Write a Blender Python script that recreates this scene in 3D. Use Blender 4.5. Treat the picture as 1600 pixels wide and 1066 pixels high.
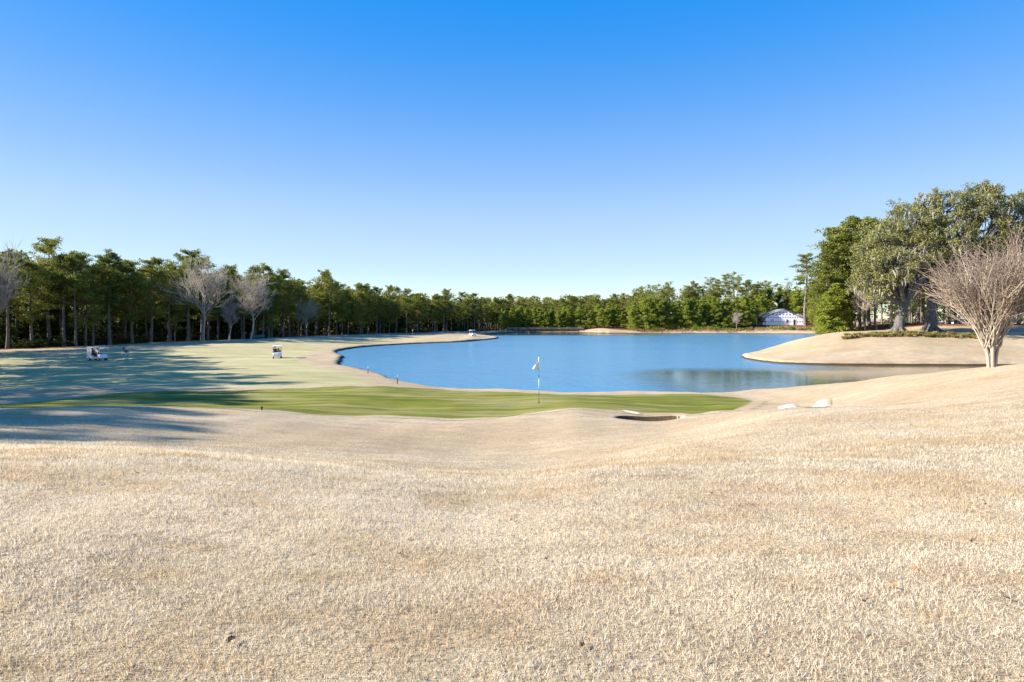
import bpy, bmesh, math, random
import numpy as np
from mathutils import Vector, Matrix

for o in list(bpy.data.objects):
    bpy.data.objects.remove(o)
S = bpy.context.scene
COL = S.collection
rad = math.radians

# ---------------------------------------------------------------- camera
W0, F0, HZ, CAMZ = 1600.0, 900.0, 498.0, 6.2     # photo width, focal length in px, horizon row, eye height over the water
cam_d = bpy.data.cameras.new('camera')
cam_d.sensor_fit = 'HORIZONTAL'; cam_d.sensor_width = 36.0
cam_d.lens = 36.0 * F0 / W0
cam_d.shift_y = -(533.0 - HZ) / W0
cam_d.clip_start = 0.05; cam_d.clip_end = 9000
cam = bpy.data.objects.new('camera', cam_d); COL.objects.link(cam)
cam.location = (0, 0, CAMZ); cam.rotation_euler = (rad(90), 0, 0)
S.camera = cam
S.render.resolution_x = 1024; S.render.resolution_y = 682

# ---------------------------------------------------------------- sky and sun
SUN_EL, SUN_AZ = 27.0, 95.0          # elevation; angle from +Y towards -X
w = bpy.data.worlds.new('World'); S.world = w; w.use_nodes = True
nt = w.node_tree; nt.nodes.clear()
sky = nt.nodes.new('ShaderNodeTexSky'); sky.sky_type = 'NISHITA'; sky.sun_disc = False
sky.sun_elevation = rad(SUN_EL); sky.sun_rotation = rad(-SUN_AZ)
sky.altitude = 10; sky.air_density = 0.7; sky.dust_density = 0.1; sky.ozone_density = 0.5
hs = nt.nodes.new('ShaderNodeHueSaturation'); hs.inputs['Saturation'].default_value = 1.46; hs.inputs['Hue'].default_value = 0.502
bgn = nt.nodes.new('ShaderNodeBackground'); bgn.inputs['Strength'].default_value = 0.10
wo = nt.nodes.new('ShaderNodeOutputWorld')
# the photograph compresses the sky's range: even out its brightness, keep its colours
sep = nt.nodes.new('ShaderNodeSeparateColor'); sep.mode = 'HSV'
pw = nt.nodes.new('ShaderNodeMath'); pw.operation = 'POWER'; pw.inputs[1].default_value = -0.84
ml = nt.nodes.new('ShaderNodeMath'); ml.operation = 'MULTIPLY'; ml.inputs[1].default_value = 2.95
vs_ = nt.nodes.new('ShaderNodeVectorMath'); vs_.operation = 'SCALE'
tcw = nt.nodes.new('ShaderNodeTexCoord'); sxw = nt.nodes.new('ShaderNodeSeparateXYZ'); nt.links.new(tcw.outputs['Generated'], sxw.inputs[0])
crw = nt.nodes.new('ShaderNodeFloatCurve'); cw = crw.mapping.curves[0].points      # saturation over sin(elevation), halved
cw[0].location = (0.0, 0.56); cw[1].location = (1.0, 0.74)
for px_ in ((0.05, 0.52), (0.12, 0.48), (0.256, 0.60), (0.38, 0.70), (0.47, 0.735)): cw.new(*px_)
crw.mapping.update(); m2 = nt.nodes.new('ShaderNodeMath'); m2.operation = 'MULTIPLY'; m2.inputs[1].default_value = 2.0
nt.links.new(sxw.outputs['Z'], crw.inputs['Value']); nt.links.new(crw.outputs[0], m2.inputs[0]); nt.links.new(m2.outputs[0], hs.inputs['Saturation'])
nt.links.new(sky.outputs[0], hs.inputs['Color']); nt.links.new(hs.outputs[0], sep.inputs[0]); nt.links.new(sep.outputs[2], pw.inputs[0]); nt.links.new(pw.outputs[0], ml.inputs[0])
nt.links.new(hs.outputs[0], vs_.inputs[0]); nt.links.new(ml.outputs[0], vs_.inputs['Scale']); nt.links.new(vs_.outputs[0], bgn.inputs[0]); nt.links.new(bgn.outputs[0], wo.inputs[0])
sun_d = bpy.data.lights.new('sun', 'SUN'); sun_d.energy = 5.0; sun_d.angle = rad(0.53); sun_d.color = (1.0, 0.93, 0.82)
sun = bpy.data.objects.new('sun', sun_d); COL.objects.link(sun)
to_sun = Vector((-math.sin(rad(SUN_AZ)) * math.cos(rad(SUN_EL)), math.cos(rad(SUN_AZ)) * math.cos(rad(SUN_EL)), math.sin(rad(SUN_EL))))
sun.rotation_euler = to_sun.to_track_quat('Z', 'Y').to_euler()
sun.location = (-60, 0, 60)
S.view_settings.view_transform = 'Standard'; S.view_settings.look = 'None'
S.view_settings.exposure = 1.45; S.view_settings.gamma = 1.0; S.view_settings.use_curve_mapping = False
S.render.engine = 'CYCLES'
try:
    S.cycles.max_bounces = 6; S.cycles.diffuse_bounces = 3; S.cycles.glossy_bounces = 3
    S.cycles.transmission_bounces = 4; S.cycles.transparent_max_bounces = 6
except Exception:
    pass

# ---------------------------------------------------------------- generic helpers
def tag(o, label=None, cat=None, group=None, kind=None):
    if label: o['label'] = label
    if cat: o['category'] = cat
    if group: o['group'] = group
    if kind: o['kind'] = kind
    return o
def empty(name, loc=(0, 0, 0), rz=0.0):
    o = bpy.data.objects.new(name, None); COL.objects.link(o)
    o.location = loc; o.rotation_euler = (0, 0, rz); o.empty_display_size = 0.2
    return o
def link(name, me, mat=None, parent=None):
    o = bpy.data.objects.new(name, me); COL.objects.link(o)
    if mat is not None and len(me.materials) == 0: me.materials.append(mat)
    if parent is not None: o.parent = parent
    return o
def mesh_np(name, V, F, smooth=False):
    V = np.ascontiguousarray(V, dtype=np.float32); F = np.ascontiguousarray(F, dtype=np.int32)
    me = bpy.data.meshes.new(name); n, k = F.shape
    me.vertices.add(len(V)); me.vertices.foreach_set('co', V.ravel())
    me.loops.add(n * k); me.loops.foreach_set('vertex_index', F.ravel())
    me.polygons.add(n); me.polygons.foreach_set('loop_start', np.arange(0, n * k, k, dtype=np.int32))
    me.update(calc_edges=True)
    if smooth: me.polygons.foreach_set('use_smooth', np.ones(n, dtype=bool))
    return me
class MB:
    """collects shapes, builds ONE mesh"""
    def __init__(s): s.v = []; s.f = []
    def add(s, vs, fs):
        b = len(s.v); s.v += [tuple(p) for p in vs]; s.f += [tuple(i + b for i in f) for f in fs]
    def box(s, c, d, rz=0.0, taper=1.0):
        x, y, z = d[0] / 2, d[1] / 2, d[2] / 2; cs, sn = math.cos(rz), math.sin(rz); vs = []
        for sz in (-1, 1):
            t = taper if sz > 0 else 1.0
            for sx, sy in ((-1, -1), (1, -1), (1, 1), (-1, 1)):
                px, py = sx * x * t, sy * y * t
                vs.append((c[0] + px * cs - py * sn, c[1] + px * sn + py * cs, c[2] + sz * z))
        s.add(vs, [(3, 2, 1, 0), (4, 5, 6, 7), (0, 1, 5, 4), (1, 2, 6, 5), (2, 3, 7, 6), (3, 0, 4, 7)])
    def tube(s, pts, rs, n=6, cap=True):
        pts = [Vector(p) for p in pts]; vs = []; m = len(pts)
        for i, p in enumerate(pts):
            d = (pts[min(i + 1, m - 1)] - pts[max(i - 1, 0)]).normalized()
            a = d.cross(Vector((0.31, 0.9, 0.2))) if abs(d.z) > .5 else d.cross(Vector((0, 0, 1)))
            a.normalize(); b = d.cross(a); r = rs[i] if hasattr(rs, '__len__') else rs
            for k in range(n):
                t = 2 * math.pi * k / n; vs.append(p + a * (r * math.cos(t)) + b * (r * math.sin(t)))
        fs = [(i * n + k, i * n + (k + 1) % n, (i + 1) * n + (k + 1) % n, (i + 1) * n + k) for i in range(m - 1) for k in range(n)]
        if cap: fs += [tuple(range(n - 1, -1, -1)), tuple((m - 1) * n + k for k in range(n))]
        s.add(vs, fs)
    def prism(s, prof, y0, y1):
        """profile in x,z extruded along y"""
        n = len(prof); vs = [(x, y0, z) for x, z in prof] + [(x, y1, z) for x, z in prof]
        s.add(vs, [(i, (i + 1) % n, n + (i + 1) % n, n + i) for i in range(n)] + [tuple(range(n - 1, -1, -1)), tuple(range(n, 2 * n))])
    def build(s, name, mat, parent=None, smooth=False, bevel=0.0):
        me = bpy.data.meshes.new(name); me.from_pydata(s.v, [], s.f); me.update()
        bm = bmesh.new(); bm.from_mesh(me); bmesh.ops.recalc_face_normals(bm, faces=bm.faces)
        if bevel: bmesh.ops.bevel(bm, geom=list(bm.edges), offset=bevel, segments=2, affect='EDGES', clamp_overlap=True)
        bm.to_mesh(me); bm.free()
        if smooth:
            for p in me.polygons: p.use_smooth = True
        return link(name, me, mat, parent)
class QB:
    """fast quad-only builder (trees)"""
    def __init__(s): s.V = []; s.F = []; s.n = 0
    def add(s, V, F): s.V.append(V); s.F.append(F + s.n); s.n += len(V)
    def tube(s, pts, rs, n=4):
        pts = np.asarray(pts, float); m = len(pts); rs = np.broadcast_to(np.asarray(rs, float), (m,))
        d = np.gradient(pts, axis=0); d /= np.linalg.norm(d, axis=1, keepdims=True) + 1e-9
        ref = np.where(np.abs(d[:, 2:3]) > .8, np.array([[1., 0, 0]]), np.array([[0, 0, 1.]]))
        a = np.cross(d, ref); a /= np.linalg.norm(a, axis=1, keepdims=True) + 1e-9; b = np.cross(d, a)
        t = np.arange(n) * 2 * np.pi / n
        V = pts[:, None] + rs[:, None, None] * (a[:, None] * np.cos(t)[None, :, None] + b[:, None] * np.sin(t)[None, :, None])
        i = np.arange(m - 1)[:, None] * n; k = np.arange(n)[None]; k2 = (k + 1) % n
        F = np.stack([i + k, i + k2, i + n + k2, i + n + k], -1).reshape(-1, 4)
        s.add(V.reshape(-1, 3), F)
    def leaves(s, C, R, n, l, wd, rng, up=0.3, flat=0.6):
        C = np.asarray(C, float); R = np.broadcast_to(np.asarray(R, float), (len(C),))
        c = np.repeat(C, n, 0); r = np.repeat(R, n)[:, None]
        q = rng.normal(size=(len(c), 3)); q /= np.linalg.norm(q, axis=1, keepdims=True)
        q *= rng.random((len(c), 1)) ** 0.45; q[:, 2] *= flat
        p = c + q * r
        a = rng.normal(size=(len(c), 3)) + q * 0.8; a[:, 2] += up; a /= np.linalg.norm(a, axis=1, keepdims=True)
        b = np.cross(a, rng.normal(size=(len(c), 3))); b /= np.linalg.norm(b, axis=1, keepdims=True) + 1e-9
        sc = rng.uniform(.7, 1.35, (len(c), 1)); a = a * l * sc / 2; b = b * wd * sc / 2
        V = np.stack([p - a, p + b, p + a, p - b], 1).reshape(-1, 3)
        s.add(V, np.arange(len(c) * 4).reshape(-1, 4))
    def mesh(s, name, smooth=False): return mesh_np(name, np.concatenate(s.V), np.concatenate(s.F), smooth)

# ---------------------------------------------------------------- materials
MATS = {}
def nmat(name):
    m = bpy.data.materials.new(name); m.use_nodes = True; t = m.node_tree; t.nodes.clear(); MATS[name] = m
    return m, t, t.nodes.new, t.links.new
def nd(t, typ, **kw):
    n = t.nodes.new(typ)
    for k, v in kw.items():
        if k in n.inputs: n.inputs[k].default_value = v
        else: setattr(n, k, v)
    return n
def rgba(c): return (c[0], c[1], c[2], 1.0)
def mixc(t, fac, a, b, mode='MIX'):
    n = t.nodes.new('ShaderNodeMix'); n.data_type = 'RGBA'; n.blend_type = mode
    for s, v in ((0, fac), (6, a), (7, b)):
        if hasattr(v, 'is_linked') or hasattr(v, 'links'): t.links.new(v, n.inputs[s])
        elif s == 0: n.inputs[0].default_value = v
        else: n.inputs[s].default_value = rgba(v)
    return n.outputs[2]
def maths(t, op, a, b=0.0, clamp=False):
    n = t.nodes.new('ShaderNodeMath'); n.operation = op; n.use_clamp = clamp
    for i, v in enumerate((a, b)):
        if hasattr(v, 'links'): t.links.new(v, n.inputs[i])
        else: n.inputs[i].default_value = v
    return n.outputs[0]
def ramp(t, src, stops):
    n = t.nodes.new('ShaderNodeValToRGB'); e = n.color_ramp.elements
    while len(e) < len(stops): e.new(0.5)
    for i, (p, c) in enumerate(stops): e[i].position = p; e[i].color = rgba(c) if hasattr(c, '__len__') else (c, c, c, 1)
    t.links.new(src, n.inputs[0]); return n.outputs[0]
def noise(t, vec, scale, detail=4, rough=0.55, dist=0.0, out=0):
    n = nd(t, 'ShaderNodeTexNoise', Scale=scale, Detail=detail, Roughness=rough, Distortion=dist)
    t.links.new(vec, n.inputs['Vector']); return n.outputs[out]
def simple(name, col, rough=0.6, metal=0.0, var=0.12, scale=6.0, spec=0.4):
    m, t, N, L = nmat(name)
    tc = N('ShaderNodeTexCoord'); f = noise(t, tc.outputs['Object'], scale, 3)
    c = mixc(t, f, tuple(x * (1 - var) for x in col), tuple(min(1, x * (1 + var)) for x in col))
    p = nd(t, 'ShaderNodeBsdfPrincipled', Roughness=rough, Metallic=metal); p.inputs['Specular IOR Level'].default_value = spec
    L(c, p.inputs['Base Color']); o = N('ShaderNodeOutputMaterial'); L(p.outputs[0], o.inputs[0]); return m
def foliage(name, dark, light, trans=0.3, tint=0.25, clump=0.35):
    m, t, N, L = nmat(name)
    tc = N('ShaderNodeTexCoord'); oi = N('ShaderNodeObjectInfo'); ge = N('ShaderNodeNewGeometry')
    f = noise(t, tc.outputs['Object'], clump, 2)
    f2 = maths(t, 'ADD', maths(t, 'MULTIPLY', f, 0.8), maths(t, 'MULTIPLY', ge.outputs['Random Per Island'], 0.45))
    f3 = maths(t, 'ADD', f2, maths(t, 'MULTIPLY', maths(t, 'SUBTRACT', oi.outputs['Random'], 0.5), tint * 2), clamp=False)
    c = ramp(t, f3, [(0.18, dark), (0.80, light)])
    d = N('ShaderNodeBsdfDiffuse'); tr = N('ShaderNodeBsdfTranslucent'); mx = N('ShaderNodeMixShader'); mx.inputs[0].default_value = trans
    L(c, d.inputs[0]); L(c, tr.inputs[0]); L(d.outputs[0], mx.inputs[1]); L(tr.outputs[0], mx.inputs[2])
    o = N('ShaderNodeOutputMaterial'); L(mx.outputs[0], o.inputs[0]); return m
def bark(name, a, b, sc=3.0):
    m, t, N, L = nmat(name)
    tc = N('ShaderNodeTexCoord'); mp = nd(t, 'ShaderNodeMapping'); mp.inputs['Scale'].default_value = (1, 1, 0.22)
    L(tc.outputs['Object'], mp.inputs[0]); f = noise(t, mp.outputs[0], sc * 2.5, 5, 0.65)
    c = ramp(t, f, [(0.32, a), (0.68, b)])
    d = nd(t, 'ShaderNodeBsdfPrincipled', Roughness=0.9); L(c, d.inputs['Base Color'])
    bp = nd(t, 'ShaderNodeBump', Strength=0.6, Distance=0.05); L(f, bp.inputs['Height']); L(bp.outputs[0], d.inputs['Normal'])
    o = N('ShaderNodeOutputMaterial'); L(d.outputs[0], o.inputs[0]); return m

# turf: dormant tan rough, blended by attributes to fairway, green, straw, sand, soil
def make_turf():
    m, t, N, L = nmat('turf')
    ge = N('ShaderNodeNewGeometry'); P = ge.outputs['Position']
    mp = nd(t, 'ShaderNodeMapping'); mp.inputs['Scale'].default_value = (0.55, 1.5, 1.0); mp.inputs['Rotation'].default_value = (0, 0, 0.12); L(P, mp.inputs[0])
    big = noise(t, mp.outputs[0], 0.22, 5, 0.6); mid = noise(t, mp.outputs[0], 1.6, 5, 0.65); fine = noise(t, P, 26.0, 4, 0.7); vf = noise(t, P, 90.0, 2, 0.6)
    tan = ramp(t, big, [(0.30, (0.42, 0.31, 0.175)), (0.52, (0.53, 0.415, 0.265)), (0.72, (0.60, 0.49, 0.34))])
    tan = mixc(t, ramp(t, mid, [(0.42, 0.0), (0.70, 0.75)]), tan, (0.37, 0.26, 0.15))
    sm = nd(t, 'ShaderNodeMapping'); sm.inputs['Scale'].default_value = (1.0, 2.2, 1.0); L(P, sm.inputs[0]); tuft = noise(t, sm.outputs[0], 6.5, 4, 0.7)
    tan = mixc(t, ramp(t, tuft, [(0.30, 0.75), (0.46, 0.0)]), tan, (0.25, 0.17, 0.09)); tan = mixc(t, ramp(t, tuft, [(0.56, 0.0), (0.74, 0.5)]), tan, (0.64, 0.54, 0.40))
    tan = mixc(t, ramp(t, fine, [(0.28, 0.7), (0.52, 0.0)]), tan, (0.20, 0.135, 0.075))
    tan = mixc(t, ramp(t, vf, [(0.35, 0.45), (0.55, 0.0)]), tan, (0.17, 0.12, 0.07))
    tan = mixc(t, ramp(t, fine, [(0.55, 0.0), (0.75, 0.6)]), tan, (0.62, 0.53, 0.41))
    # fairway: pale green-straw with mown bands
    fm = nd(t, 'ShaderNodeMapping'); fm.inputs['Scale'].default_value = (0.25, 1.2, 1); L(P, fm.inputs[0])
    fb = noise(t, fm.outputs[0], 0.25, 4, 0.6)
    fw = ramp(t, fb, [(0.3, (0.30, 0.275, 0.125)), (0.5, (0.375, 0.335, 0.17)), (0.7, (0.45, 0.375, 0.225))])
    # green: olive with brownish streaks
    gm = nd(t, 'ShaderNodeMapping'); gm.inputs['Scale'].default_value = (0.16, 1.0, 1); gm.inputs['Rotation'].default_value = (0, 0, -0.1); L(P, gm.inputs[0])
    gbn = noise(t, gm.outputs[0], 0.9, 5, 0.62); gb2 = noise(t, gm.outputs[0], 0.3, 3, 0.5)
    gr = ramp(t, gbn, [(0.36, (0.098, 0.118, 0.008)), (0.48, (0.165, 0.168, 0.024)), (0.60, (0.25, 0.225, 0.085))])
    gr = mixc(t, ramp(t, gb2, [(0.5, 0.0), (0.7, 0.6)]), gr, (0.125, 0.138, 0.025))
    st = ramp(t, mid, [(0.3, (0.11, 0.05, 0.022)), (0.7, (0.25, 0.115, 0.05))])
    sd = ramp(t, fine, [(0.3, (0.66, 0.60, 0.52)), (0.7, (0.80, 0.75, 0.67))])
    so = ramp(t, fine, [(0.3, (0.028, 0.02, 0.012)), (0.7, (0.10, 0.07, 0.04))])
    c = tan; sz = N('ShaderNodeSeparateXYZ'); L(P, sz.inputs[0])
    edge = maths(t, 'MULTIPLY', maths(t, 'SUBTRACT', mid, 0.5), 0.5)
    for nm, colr, e in (('w_fairway', fw, 1), ('w_straw', st, 1), ('w_green', gr, .25), ('w_soil', so, .4), ('w_sand', sd, .3)):
        at = nd(t, 'ShaderNodeAttribute'); at.attribute_name = nm
        a0 = at.outputs['Fac']
        if nm == 'w_soil': a0 = maths(t, 'MAXIMUM', a0, maths(t, 'MULTIPLY', maths(t, 'LESS_THAN', sz.outputs['Z'], 0.24), 0.9))
        k = maths(t, 'ADD', a0, maths(t, 'MULTIPLY', edge, e * 1.4))
        k = maths(t, 'MULTIPLY', k, maths(t, 'GREATER_THAN', a0, 0.001))
        k = ramp(t, k, [(0.30, 0.0), (0.70, 1.0)])
        c = mixc(t, k, c, colr)
    p = nd(t, 'ShaderNodeBsdfPrincipled', Roughness=0.95); p.inputs['Specular IOR Level'].default_value = 0.1; L(c, p.inputs['Base Color'])
    hgt = maths(t, 'ADD', maths(t, 'MULTIPLY', fine, 1.0), maths(t, 'MULTIPLY', mid, 1.6))
    bp = nd(t, 'ShaderNodeBump', Strength=0.7, Distance=0.035); L(hgt, bp.inputs['Height']); L(bp.outputs[0], p.inputs['Normal'])
    o = N('ShaderNodeOutputMaterial'); L(p.outputs[0], o.inputs[0]); return m
TURF = make_turf()
def make_water():
    m, t, N, L = nmat('lake_water')
    ge = N('ShaderNodeNewGeometry'); P = ge.outputs['Position']
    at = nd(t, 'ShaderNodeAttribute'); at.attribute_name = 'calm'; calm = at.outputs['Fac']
    mp = nd(t, 'ShaderNodeMapping'); mp.inputs['Scale'].default_value = (0.6, 1.0, 1); mp.inputs['Rotation'].default_value = (0, 0, 0.15); L(P, mp.inputs[0])
    wv = noise(t, mp.outputs[0], 2.2, 3, 0.6); wl = noise(t, mp.outputs[0], 0.6, 2, 0.5)
    patch = noise(t, mp.outputs[0], 0.035, 3, 0.5)
    h = maths(t, 'ADD', wv, maths(t, 'MULTIPLY', wl, 1.2))
    st = maths(t, 'MULTIPLY', maths(t, 'SUBTRACT', 1.0, calm, True), maths(t, 'ADD', 0.55, maths(t, 'MULTIPLY', patch, 0.6)))
    dist = maths(t, 'ADD', 0.009, maths(t, 'MULTIPLY', st, 0.10))
    bp = nd(t, 'ShaderNodeBump', Strength=1.0); L(dist, bp.inputs['Distance']); L(h, bp.inputs['Height'])
    arefl = nd(t, 'ShaderNodeAttribute'); arefl.attribute_name = 'bank_reflection'
    bc = mixc(t, calm, (0.078, 0.225, 0.355), (0.022, 0.062, 0.066)); bc = mixc(t, arefl.outputs['Fac'], bc, (0.19, 0.145, 0.085))  # reflections put into the base colour: rippled sky blue, calm tree green, tan bank
    p = nd(t, 'ShaderNodeBsdfPrincipled', IOR=1.33); L(bc, p.inputs['Base Color'])
    rg = maths(t, 'ADD', 0.07, maths(t, 'MULTIPLY', st, 0.16)); L(rg, p.inputs['Roughness'])
    L(bp.outputs[0], p.inputs['Normal'])
    o = N('ShaderNodeOutputMaterial'); L(p.outputs[0], o.inputs[0]); return m
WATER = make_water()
PINE = foliage('pine_needles', (0.052, 0.074, 0.016), (0.29, 0.295, 0.062), 0.38, 0.18)
YOUNG = foliage('young_pine_needles', (0.08, 0.115, 0.016), (0.32, 0.36, 0.06), 0.42, 0.15)
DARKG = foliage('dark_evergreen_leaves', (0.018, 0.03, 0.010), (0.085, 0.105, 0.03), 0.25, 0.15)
OAKL = foliage('oak_leaves', (0.055, 0.065, 0.022), (0.27, 0.265, 0.10), 0.28, 0.06, 0.28)
MOSS = foliage('spanish_moss', (0.14, 0.14, 0.11), (0.34, 0.33, 0.265), 0.25, 0.05)
DRYL = foliage('dry_russet_leaves', (0.12, 0.06, 0.03), (0.32, 0.17, 0.10), 0.3, 0.1)
HEDGE = foliage('straw_green_grass_blades', (0.14, 0.13, 0.035), (0.46, 0.40, 0.15), 0.25, 0.2, 1.5)
REED = foliage('dry_reeds', (0.16, 0.10, 0.05), (0.42, 0.29, 0.15), 0.25, 0.2, 0.8)
PBARK = bark('pine_bark', (0.07, 0.055, 0.045), (0.24, 0.19, 0.16))
OBARK = bark('oak_bark', (0.04, 0.035, 0.032), (0.165, 0.15, 0.138), 2.0)
GBARK = bark('grey_bark', (0.20, 0.17, 0.15), (0.42, 0.37, 0.33))
PALEB = bark('pale_smooth_bark', (0.21, 0.175, 0.135), (0.50, 0.425, 0.335), 5)
TWIG = bark('reddish_twig_bark', (0.20, 0.145, 0.11), (0.40, 0.305, 0.235), 8)
GTWIG = bark('grey_twig_bark', (0.32, 0.27, 0.21), (0.57, 0.49, 0.39), 6)
WHITE = simple('white_paint', (0.80, 0.80, 0.79), 0.35)
BLACK = simple('black_rubber', (0.018, 0.018, 0.02), 0.8)
DGREY = simple('dark_grey_plastic', (0.06, 0.06, 0.065), 0.6)
SEATM = simple('beige_vinyl', (0.42, 0.35, 0.27), 0.5)
METAL = simple('grey_metal', (0.35, 0.36, 0.37), 0.35, 0.8)
BLUE = simple('blue_paint', (0.02, 0.10, 0.42), 0.4)
RED = simple('red_paint', (0.55, 0.03, 0.03), 0.5)
NAVY = simple('navy_fabric', (0.012, 0.015, 0.035), 0.85)
REDF = simple('dark_red_fabric', (0.22, 0.03, 0.03), 0.85)
PALEF = simple('pale_fabric', (0.55, 0.55, 0.62), 0.85)
SKIN = simple('skin', (0.45, 0.26, 0.18), 0.6)
HAIR = simple('dark_hair', (0.03, 0.02, 0.015), 0.7)
SHING = simple('grey_shingles', (0.17, 0.17, 0.17), 0.8, 0, 0.3, 8)
WOODD = simple('weathered_dark_wood', (0.075, 0.06, 0.05), 0.85, 0, 0.3)
WOODL = simple('pale_wood', (0.42, 0.36, 0.30), 0.8, 0, 0.25)
GLASSD = simple('dark_window_glass', (0.02, 0.025, 0.03), 0.1, 0, 0.1, 2, 0.6)
PATHM = simple('pale_concrete_path', (0.45, 0.42, 0.38), 0.9, 0, 0.15, 2)
CARP = simple('silver_car_paint', (0.5, 0.51, 0.53), 0.3, 0.4)
GREENP = simple('green_car_paint', (0.02, 0.20, 0.10), 0.35)
ORANGE = simple('orange_paint', (0.62, 0.26, 0.05), 0.5)
LEAFB = simple('dead_leaf_brown', (0.045, 0.022, 0.012), 0.8, 0, 0.4, 30)
LEAFO = simple('dead_leaf_orange', (0.45, 0.19, 0.05), 0.8, 0, 0.3, 30)

# ---------------------------------------------------------------- terrain
def smooth(a, b, x): t = np.clip((x - a) / (b - a), 0, 1); return t * t * (3 - 2 * t)
def PX(u, v, Y): return ((u - 800) / F0 * Y, Y, CAMZ - (v - HZ) / F0 * Y)
def sh(u, v):  # a shoreline pixel lies on the water plane z = 0
    Y = CAMZ * F0 / (v - HZ); return ((u - 800) / F0 * Y, Y)
west = [sh(*p) for p in [(615, 597), (602, 590), (570, 581), (545, 575.5), (532, 573), (530, 568), (535, 565), (533, 561), (540, 559), (531, 555.5), (523, 550.6), (534, 547.5), (548, 545), (577, 541.6), (637, 538), (680, 536.3), (716, 535), (750, 532.5), (782, 529)]]
LAKE = west + [(-6, 196), (-14, 214), (-10, 232), (-4, 252), (2, 263), (31, 262), (34, 246), (52, 243), (64, 240), (95, 238), (118, 230), (127, 220), (128, 205), (116, 185), (97, 160), (80, 137), (64, 120), (50, 108), (42, 100)]
LAKE += [sh(*p) for p in [(1155, 557), (1165, 562), (1200, 567), (1230, 569.5), (1300, 571), (1400, 571.5), (1545, 572), (1700, 572)]]
LAKE += [(88, 70), (84, 62), (62, 55), (46, 50), (30, 46), (15, 44), (2, 45), (-6, 49)]
LAKE = np.array(LAKE)
def chaikin(P, n=2):
    for _ in range(n):
        Q = np.roll(P, -1, 0); P = np.stack([.75 * P + .25 * Q, .25 * P + .75 * Q], 1).reshape(-1, 2)
    return P
LAKES = chaikin(LAKE, 1)
def sdist(P, X, Y):
    """signed distance to polygon, positive inside"""
    X = np.asarray(X, float); Y = np.asarray(Y, float); sh_ = X.shape; x = X.ravel(); y = Y.ravel()
    d = np.full(x.shape, 1e18); ins = np.zeros(x.shape, bool)
    for (x0, y0), (x1, y1) in zip(P, np.roll(P, -1, 0)):
        ex, ey = x1 - x0, y1 - y0; t = np.clip(((x - x0) * ex + (y - y0) * ey) / (ex * ex + ey * ey + 1e-12), 0, 1)
        d = np.minimum(d, (x - x0 - t * ex) ** 2 + (y - y0 - t * ey) ** 2)
        if y0 != y1:
            c = ((y0 > y) != (y1 > y)) & (x < (x1 - x0) * (y - y0) / (y1 - y0) + x0); ins ^= c
    d = np.sqrt(d); return np.where(ins, d, -d).reshape(sh_)
CP = [(0, 0, 4.6), (-6, 0, 4.72), (6, 0, 4.6), (0, -12, 4.7), (-20, -10, 4.6), (18, -10, 4.7), (-40, -40, 4.5), (40, -40, 5), (0, -60, 5), (-45, 0, 3.6), (-48, 20, 2.4), (-30, 12, 3.7), (-30, 22, 2.7),
      (-52, 40, 1.2), (-66, 58, 0.9), (-30, 40, 1.2), (32, 24, 4.2), (34, 10, 4.6), (52, 30, 3.8), (60, 0, 4.8), (30, 38, 2.2), (46, 43, 2.2), (16, 38, 1.5), (0, 39, 1.4), (-9, 43, 1.3), (70, 46, 2.4), (100, 60, 3.0)]
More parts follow.
